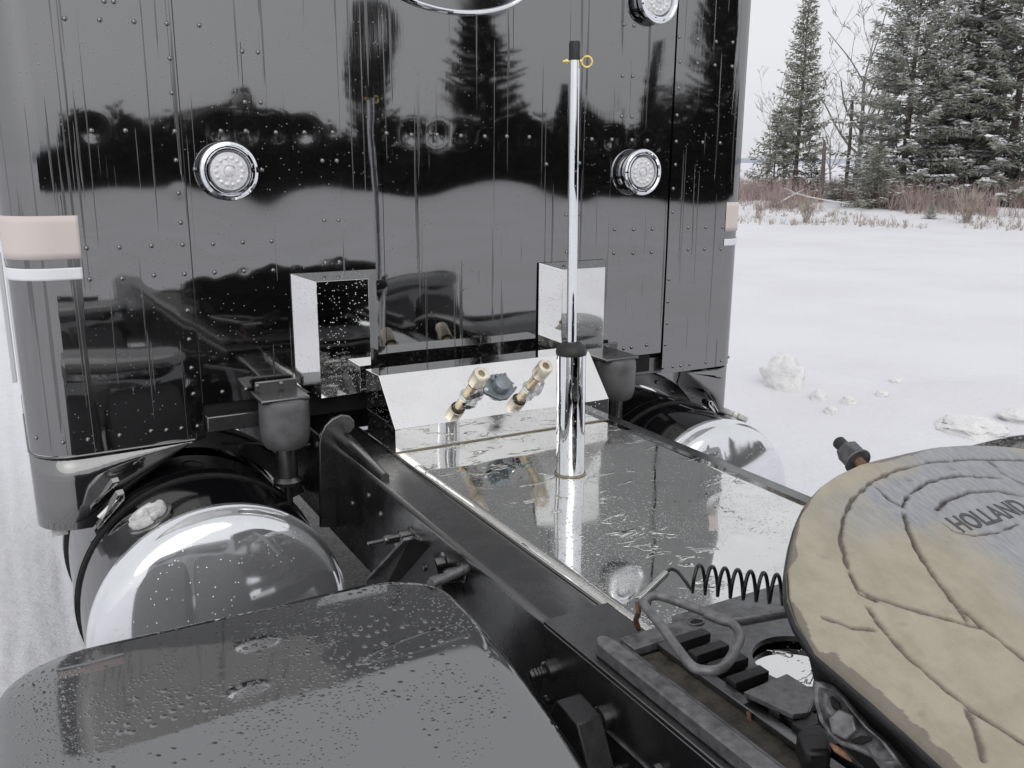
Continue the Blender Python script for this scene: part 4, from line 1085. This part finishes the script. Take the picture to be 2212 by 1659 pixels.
for j in range(NV+1):
    v = .155-(.155+.62)*(j/NV)**1.0; w = max(width(v), .004); row = []
    if j == 0: w = .02
    for i in range(NU+1):
        a = -1+2*i/NU; u = w*a; gk, gs = groove(u, v) if u < .34 else (0, 0)
        for du, dv in DOTS: 
            dd = math.hypot(u-du, v-dv)
            if dd < .008: gk += .006*max(0, 1-dd/.007)
        edge = min(w*(1-abs(a)), .155-v)
        if edge < .007: gk += .007-math.sqrt(max(0, .007**2-(.007-max(edge, 0))**2))
        hmap = -gk+.0007*noise.noise((u*11, v*11, 3))+.0004*noise.noise((u*45, v*30, 5))
        row.append(P3d(u, v, hmap)); 
        # grease stain: pale tan clay outside the worn grey middle
        q = math.hypot(u-.10, (v+.18)*.55)
        gr = max(0, min(1, .5+(q-.215)/.09+1.0*noise.noise((u*7, v*7, 1))+.5*noise.noise((u*28, v*14, 2))))
        kf = math.exp(-((v-.055)/.05)**4)*math.exp(-((u+.03)/.20)**4)*(.75+.5*noise.noise((u*13, v*13, 9)))
        gr = max(0, min(1, gr-kf*1.1))
        en = .004+.012*max(0, noise.noise((u*22, v*22, 4))+.25)+(.010 if v < -.12 else 0)*(.6+noise.noise((u*50, v*50, 4)))
        if edge < en: gs = max(gs, .75)
        att.append((gr, gs))
    rows.append(row)
m.grid(rows)
mm_ = NT('greasy_plate'); at_ = mm_.n('Attribute', attribute_name='grease'); sp2 = mm_.n('SeparateColor'); mm_.l(at_.outputs['Color'], sp2.inputs[0])
cc = mm_.coord(); nn = mm_.noise(mm_.coord((1, 1, 1)), 14, 6, .65); n2 = mm_.noise(mm_.coord((3, .6, 1), (0, 0, .6)), 60, 4, .6)
tan = mm_.mixc(mm_.ramp(nn, .35, .65), (.31, .28, .205), (.385, .352, .268)); tan = mm_.mixc(mm_.ramp(n2, .55, .75, 0, .35), tan, (.47, .38, .30))
grey = mm_.mixc(mm_.ramp(n2, .3, .7), (.24, .245, .26), (.33, .335, .35))
colr = mm_.mixc(sp2.outputs[0], grey, tan); colr = mm_.mixc(mm_.math('MULTIPLY', sp2.outputs[1], .85), colr, (.085, .072, .06))
mm_.set('Base Color', colr); mm_.set('Roughness', mm_.ramp(nn, .3, .7, .34, .52)); mm_.set('IOR', 1.5)
spl = mm_.ramp(mm_.noise(mm_.coord((1, 1, 1), (.4, 0, .8)), 26, 5, .7), .60, .70)
colr = mm_.mixc(mm_.math('MULTIPLY', spl, .28), colr, (.17, .155, .13)); mm_.set('Base Color', colr)
nb = mm_.bump(mm_.noise(cc, 220, 3, .6), .0006); mm_.bump(n2, .0008, .7, nb)
M['grease'] = mm_.m
cp = part(m, 'coupling_plate', M['grease'], angle=60); tag(cp, 'tilted round coupling plate coated in tan grease')
ca = cp.data.color_attributes.new('grease', 'FLOAT_COLOR', 'POINT')
if len(cp.data.vertices) == len(att): ca.data.foreach_set('color', np.array([(a, b, 0, 1) for a, b in att], dtype=np.float32).ravel())
# rim and underside
ol = [(-width(v), v) for v in np.linspace(-.62, .150, 60)]; ol = ol+[(-u, v) for u, v in ol[::-1]]
rows = []
for sc_, hh in ((1.0, -.006), (1.003, -.009), (1.003, -.016), (.99, -.022), (.94, -.024)):
    rows.append([P3d(u*sc_, (v+.18)*(sc_ if v > -.1 else 1)-.18, hh+(.0012*noise.noise((u*40, v*40, hh*90)))) for u, v in ol+[ol[0]]])
m = MB(); M['casting'] = simple('greasy_casting', (.022, .022, .024), .36, .2, 1.6, .5, 25, .001, 90)
m.grid(rows); part(m, 'plate_rim', M['casting'], cp, angle=50)
# cast name, letters coloured dark for the shade in their relief
tx = bpy.data.curves.new('name', 'FONT'); tx.body = 'HOLLAND'; tx.size = 1; tx.extrude = .02; tx.align_x = 'CENTER'; tx.align_y = 'CENTER'; tx.resolution_u = 3; tx.offset = .018
to = bpy.data.objects.new('name_tmp', tx); COL.objects.link(to); bpy.context.view_layer.update()
tme = bpy.data.meshes.new_from_object(to.evaluated_get(bpy.context.evaluated_depsgraph_get())); bpy.data.objects.remove(to)
a_, b_ = pl_uv(1640*S2+1583.7+8, 940*S2+864.1), pl_uv(2190*S2+1583.7, 800*S2+864.1)
co = np.empty(len(tme.vertices)*3); tme.vertices.foreach_get('co', co); co = co.reshape(-1, 3)
wid = co[:, 0].max()-co[:, 0].min(); hei = co[:, 1].max()-co[:, 1].min()
tw = (b_[0]-a_[0])*1.03; th = .033
mu, mv = (a_[0]+b_[0])/2, (a_[1]+b_[1])/2-.004
co2 = [P3d(mu+x/wid*tw, mv+y/hei*th, .0002+z*.03) for x, y, z in co]
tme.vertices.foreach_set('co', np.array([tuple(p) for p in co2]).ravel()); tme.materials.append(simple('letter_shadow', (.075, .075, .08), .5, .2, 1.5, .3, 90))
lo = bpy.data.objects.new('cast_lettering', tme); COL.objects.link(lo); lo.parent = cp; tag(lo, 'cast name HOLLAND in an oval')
# side casting: pocket with hex bolt under the plate's left edge
m = MB(); rows = []
for sc_, hh in ((.97, -.023), (.95, -.045), (.90, -.10), (.84, -.15), (.70, -.16), (0, -.16)):
    rows.append([P3d(u*sc_, (v+.22)*(sc_ if v > -.1 else 1)*(1 if v < -.1 else (.93 if hh > -.05 else .86))-.22, hh*(1 if v < -.05 else .55)) for u, v in ol+[ol[0]]])
m.grid(rows); part(m, 'plate_casting', M['dark'], cp, angle=40)
# cast ear with its hex bolt under the plate's left edge
nrm = Vector((-1, -.30, .62)).normalized(); EP = P3d(-.446, -.27, -.085)
def cast_at(px, py): return on_plane(px, py, EP, nrm)
ear = [(1758, 1466), (1779, 1472), (1800, 1480), (1822, 1500), (1847, 1533), (1882, 1575), (1923, 1609), (1965, 1665), (1915, 1672), (1889, 1640), (1850, 1622), (1818, 1612), (1792, 1590), (1770, 1556), (1759, 1515), (1755, 1485)]
Ev = [cast_at(*e_) for e_ in ear]; cE = cast_at(1835, 1562); m = MB(); rows = []
for k_, hh in ((1.0, -.020), (1.0, .0), (.93, .006), (.80, .007), (.68, -.001), (.35, -.004), (0, -.004)):
    rows.append([cE.lerp(e_, k_)+nrm*(hh+.0012*noise.noise(e_*30*k_)) for e_ in Ev+[Ev[0]]])
m.grid(rows); part(m, 'cast_ear', simple('worn_casting', (.16, .16, .165), .34, .3, 1.6, .6, 45, .001, 120), cp, angle=55)
q = cast_at(1825, 1566); m = MB(); m.hexn(q-nrm*.006, q+nrm*.010, .0158); part(m, 'pivot_bolt', M['worn_light'], cp, bev=.002)
for pa, pb_ in (((1797, 1506), (1818, 1540)), ((1842, 1603), (1885, 1596))):
    a_, b_ = cast_at(*pa), cast_at(*pb_); m = MB(); m.tube([a_+nrm*.002, (a_+b_)/2+nrm*.003, b_+nrm*.002], [.002, .005, .002], 8); part(m, 'recess_shade', M['dark'], cp)  # dark slivers laid on the ear for the shade in its recesses
a_, b_ = cast_at(1793, 1606), cast_at(1840, 1645); m = MB(); m.tube([a_, a_.lerp(b_, .3)+nrm*.002, a_.lerp(b_, .7), b_], [.001, .004, .003, .001], 6); part(m, 'rust_patch', M['rust'], cp)
rows = []
for dp_, ins in ((-.012, .000), (-.030, .010), (-.055, .032), (-.095, .058), (-.14, .08)):
    row = []
    for v in np.linspace(-.62, .0, 40):
        w = width(v); k = 1 if v < -.22 else max(.16, 1-(v+.22)/.20*.84)
        row.append(P3d(-w+ins, v, dp_*k+.003*noise.noise((v*14, dp_*20, 1))))
    rows.append(row)
m = MB(); m.grid(rows); part(m, 'side_casting', M['casting'], cp, angle=60)
# pivot block under the plate
m = MB(); m.box(.80, 1.55, .20, .52, 1.08, 1.13); m.box(.78, .88, .24, .46, 1.08, 1.20); m.box(1.47, 1.57, .24, .46, 1.08, 1.20); part(m, 'pivot_block', M['chassis_dull'], bev=.006)
# pin with nut sticking out in front of the plate
pA = P3d(*pl_uv(1893, 1003), -.02); pB = P3d(*pl_uv(1893, 1003), -.02)
tipt = (1812, 954)
best = min(((proj(pA+(PV*math.cos(t)+PU*math.sin(t)*-1)*L)[0]-tipt[0])**2+(proj(pA+(PV*math.cos(t)-PU*math.sin(t))*L)[1]-tipt[1])**2, t, L) for t in np.linspace(-.6, .9, 40) for L in np.linspace(.04, .25, 60))
dv = PV*math.cos(best[1])-PU*math.sin(best[1]); L = best[2]
m = MB(); m.cyl(pA-dv*.05, pA+dv*L*.72, .0085, n=16); pin = part(m, 'release_pin', M['rust'], cp)
m = MB(); k = L
m.hexn(pA+dv*k*.42, pA+dv*k*.74, .0195); m.lathe(pA+dv*k*.38, dv, [(.022, 0), (.022, .004)], 24); part(m, 'pin_nut', M['worn'], cp, bev=.002)
m = MB(); m.lathe(pA+dv*k*.72, dv, [(.0105, 0), (.0105, k*.26), (.009, k*.28), (0, k*.285)], 20); part(m, 'pin_end', M['chassis_dull'], cp)

# ---- release handle, spring and coiled air line
def smooth_path(P, n=6, closed=False):
    P = [Vector(p) for p in P]; out = []; N = len(P)
    for i in range(N if closed else N-1):
        p0, p1, p2, p3 = P[(i-1) % N] if closed or i > 0 else P[0], P[i], P[(i+1) % N], P[(i+2) % N] if closed or i < N-2 else P[-1]
        for k in range(n):
            t = k/n; out.append(.5*((2*p1)+(-p0+p2)*t+(2*p0-5*p1+4*p2-p3)*t*t+(-p0+3*p1-3*p2+p3)*t**3))
    if not closed: out.append(P[-1])
    return out
S3 = .28411
def H(x, y, z): return at(x*S3+1099.8, y*S3+1187.7, Z=z)
hz = 1.118
loop = [H(1045, 375, hz+.004), H(1100, 352, hz+.004), H(1180, 362, hz+.003), H(1400, 440, hz), H(1560, 500, hz), H(1690, 560, hz), H(1745, 620, hz), H(1752, 680, hz), H(1715, 770, hz), H(1650, 870, hz), H(1570, 915, hz), H(1470, 915, hz), H(1385, 880, hz), H(1280, 750, hz), H(1170, 600, hz+.002), H(1060, 460, hz+.003), H(1022, 410, hz+.004)]
m = MB(); m.tube(smooth_path(loop, 5, True), .0071, 12, True); hd = part(m, 'release_handle', M['rod']); tag(hd, 'bent steel rod release handle')
m = MB(); m.tube(smooth_path([H(1500, 490, hz), H(1640, 545, hz), H(1760, 545, hz-.001), H(1950, 512, hz-.002), H(2150, 475, hz-.004), H(2420, 430, hz-.008)], 5), .0071, 12); part(m, 'handle_rod', M['rod'], hd)
sA, sB = H(1195, 178, 1.125), H(978, 388, 1.115)
ax = (sA-sB); Ls = ax.length; axn = ax.normalized(); u, w = basis_of(axn); pts = []
turns = 24
for i in range(turns*10+1):
    a = 2*math.pi*i/10; pts.append(sB+axn*Ls*i/(turns*10)+(u*math.cos(a)+w*math.sin(a))*.0052)
m = MB(); m.tube(pts, .0012, 5); part(m, 'return_spring', M['spring'], hd)
m = MB(); m.tube([H(975, 395, 1.112), H(985, 470, 1.10), H(962, 540, 1.07), H(985, 600, 1.045)], .0045, 8); part(m, 'cotter', M['rust'], hd)
cA, cB = H(1395, 215, 1.125), H(2150, 312, 1.135)
ax = cB-cA; Lc = ax.length; axn = ax.normalized(); side = axn.cross(Vector((0, 0, 1))).normalized(); upv = side.cross(axn)
pts = [sA, H(1230, 148, 1.127), H(1290, 175, 1.125)]
pts = smooth_path(pts+[cA+(-upv)*.018-axn*.004], 4)[:-1]
tn = 7.7
for i in range(int(tn*24)+1):
    a = 2*math.pi*i/24-math.pi*.5; pts.append(cA+axn*Lc*i/(tn*24)+(upv*math.sin(a)*.0235+side*math.cos(a)*.016))
m = MB(); m.tube(pts, .0031, 8); part(m, 'coiled_air_line', M['coil'], hd)
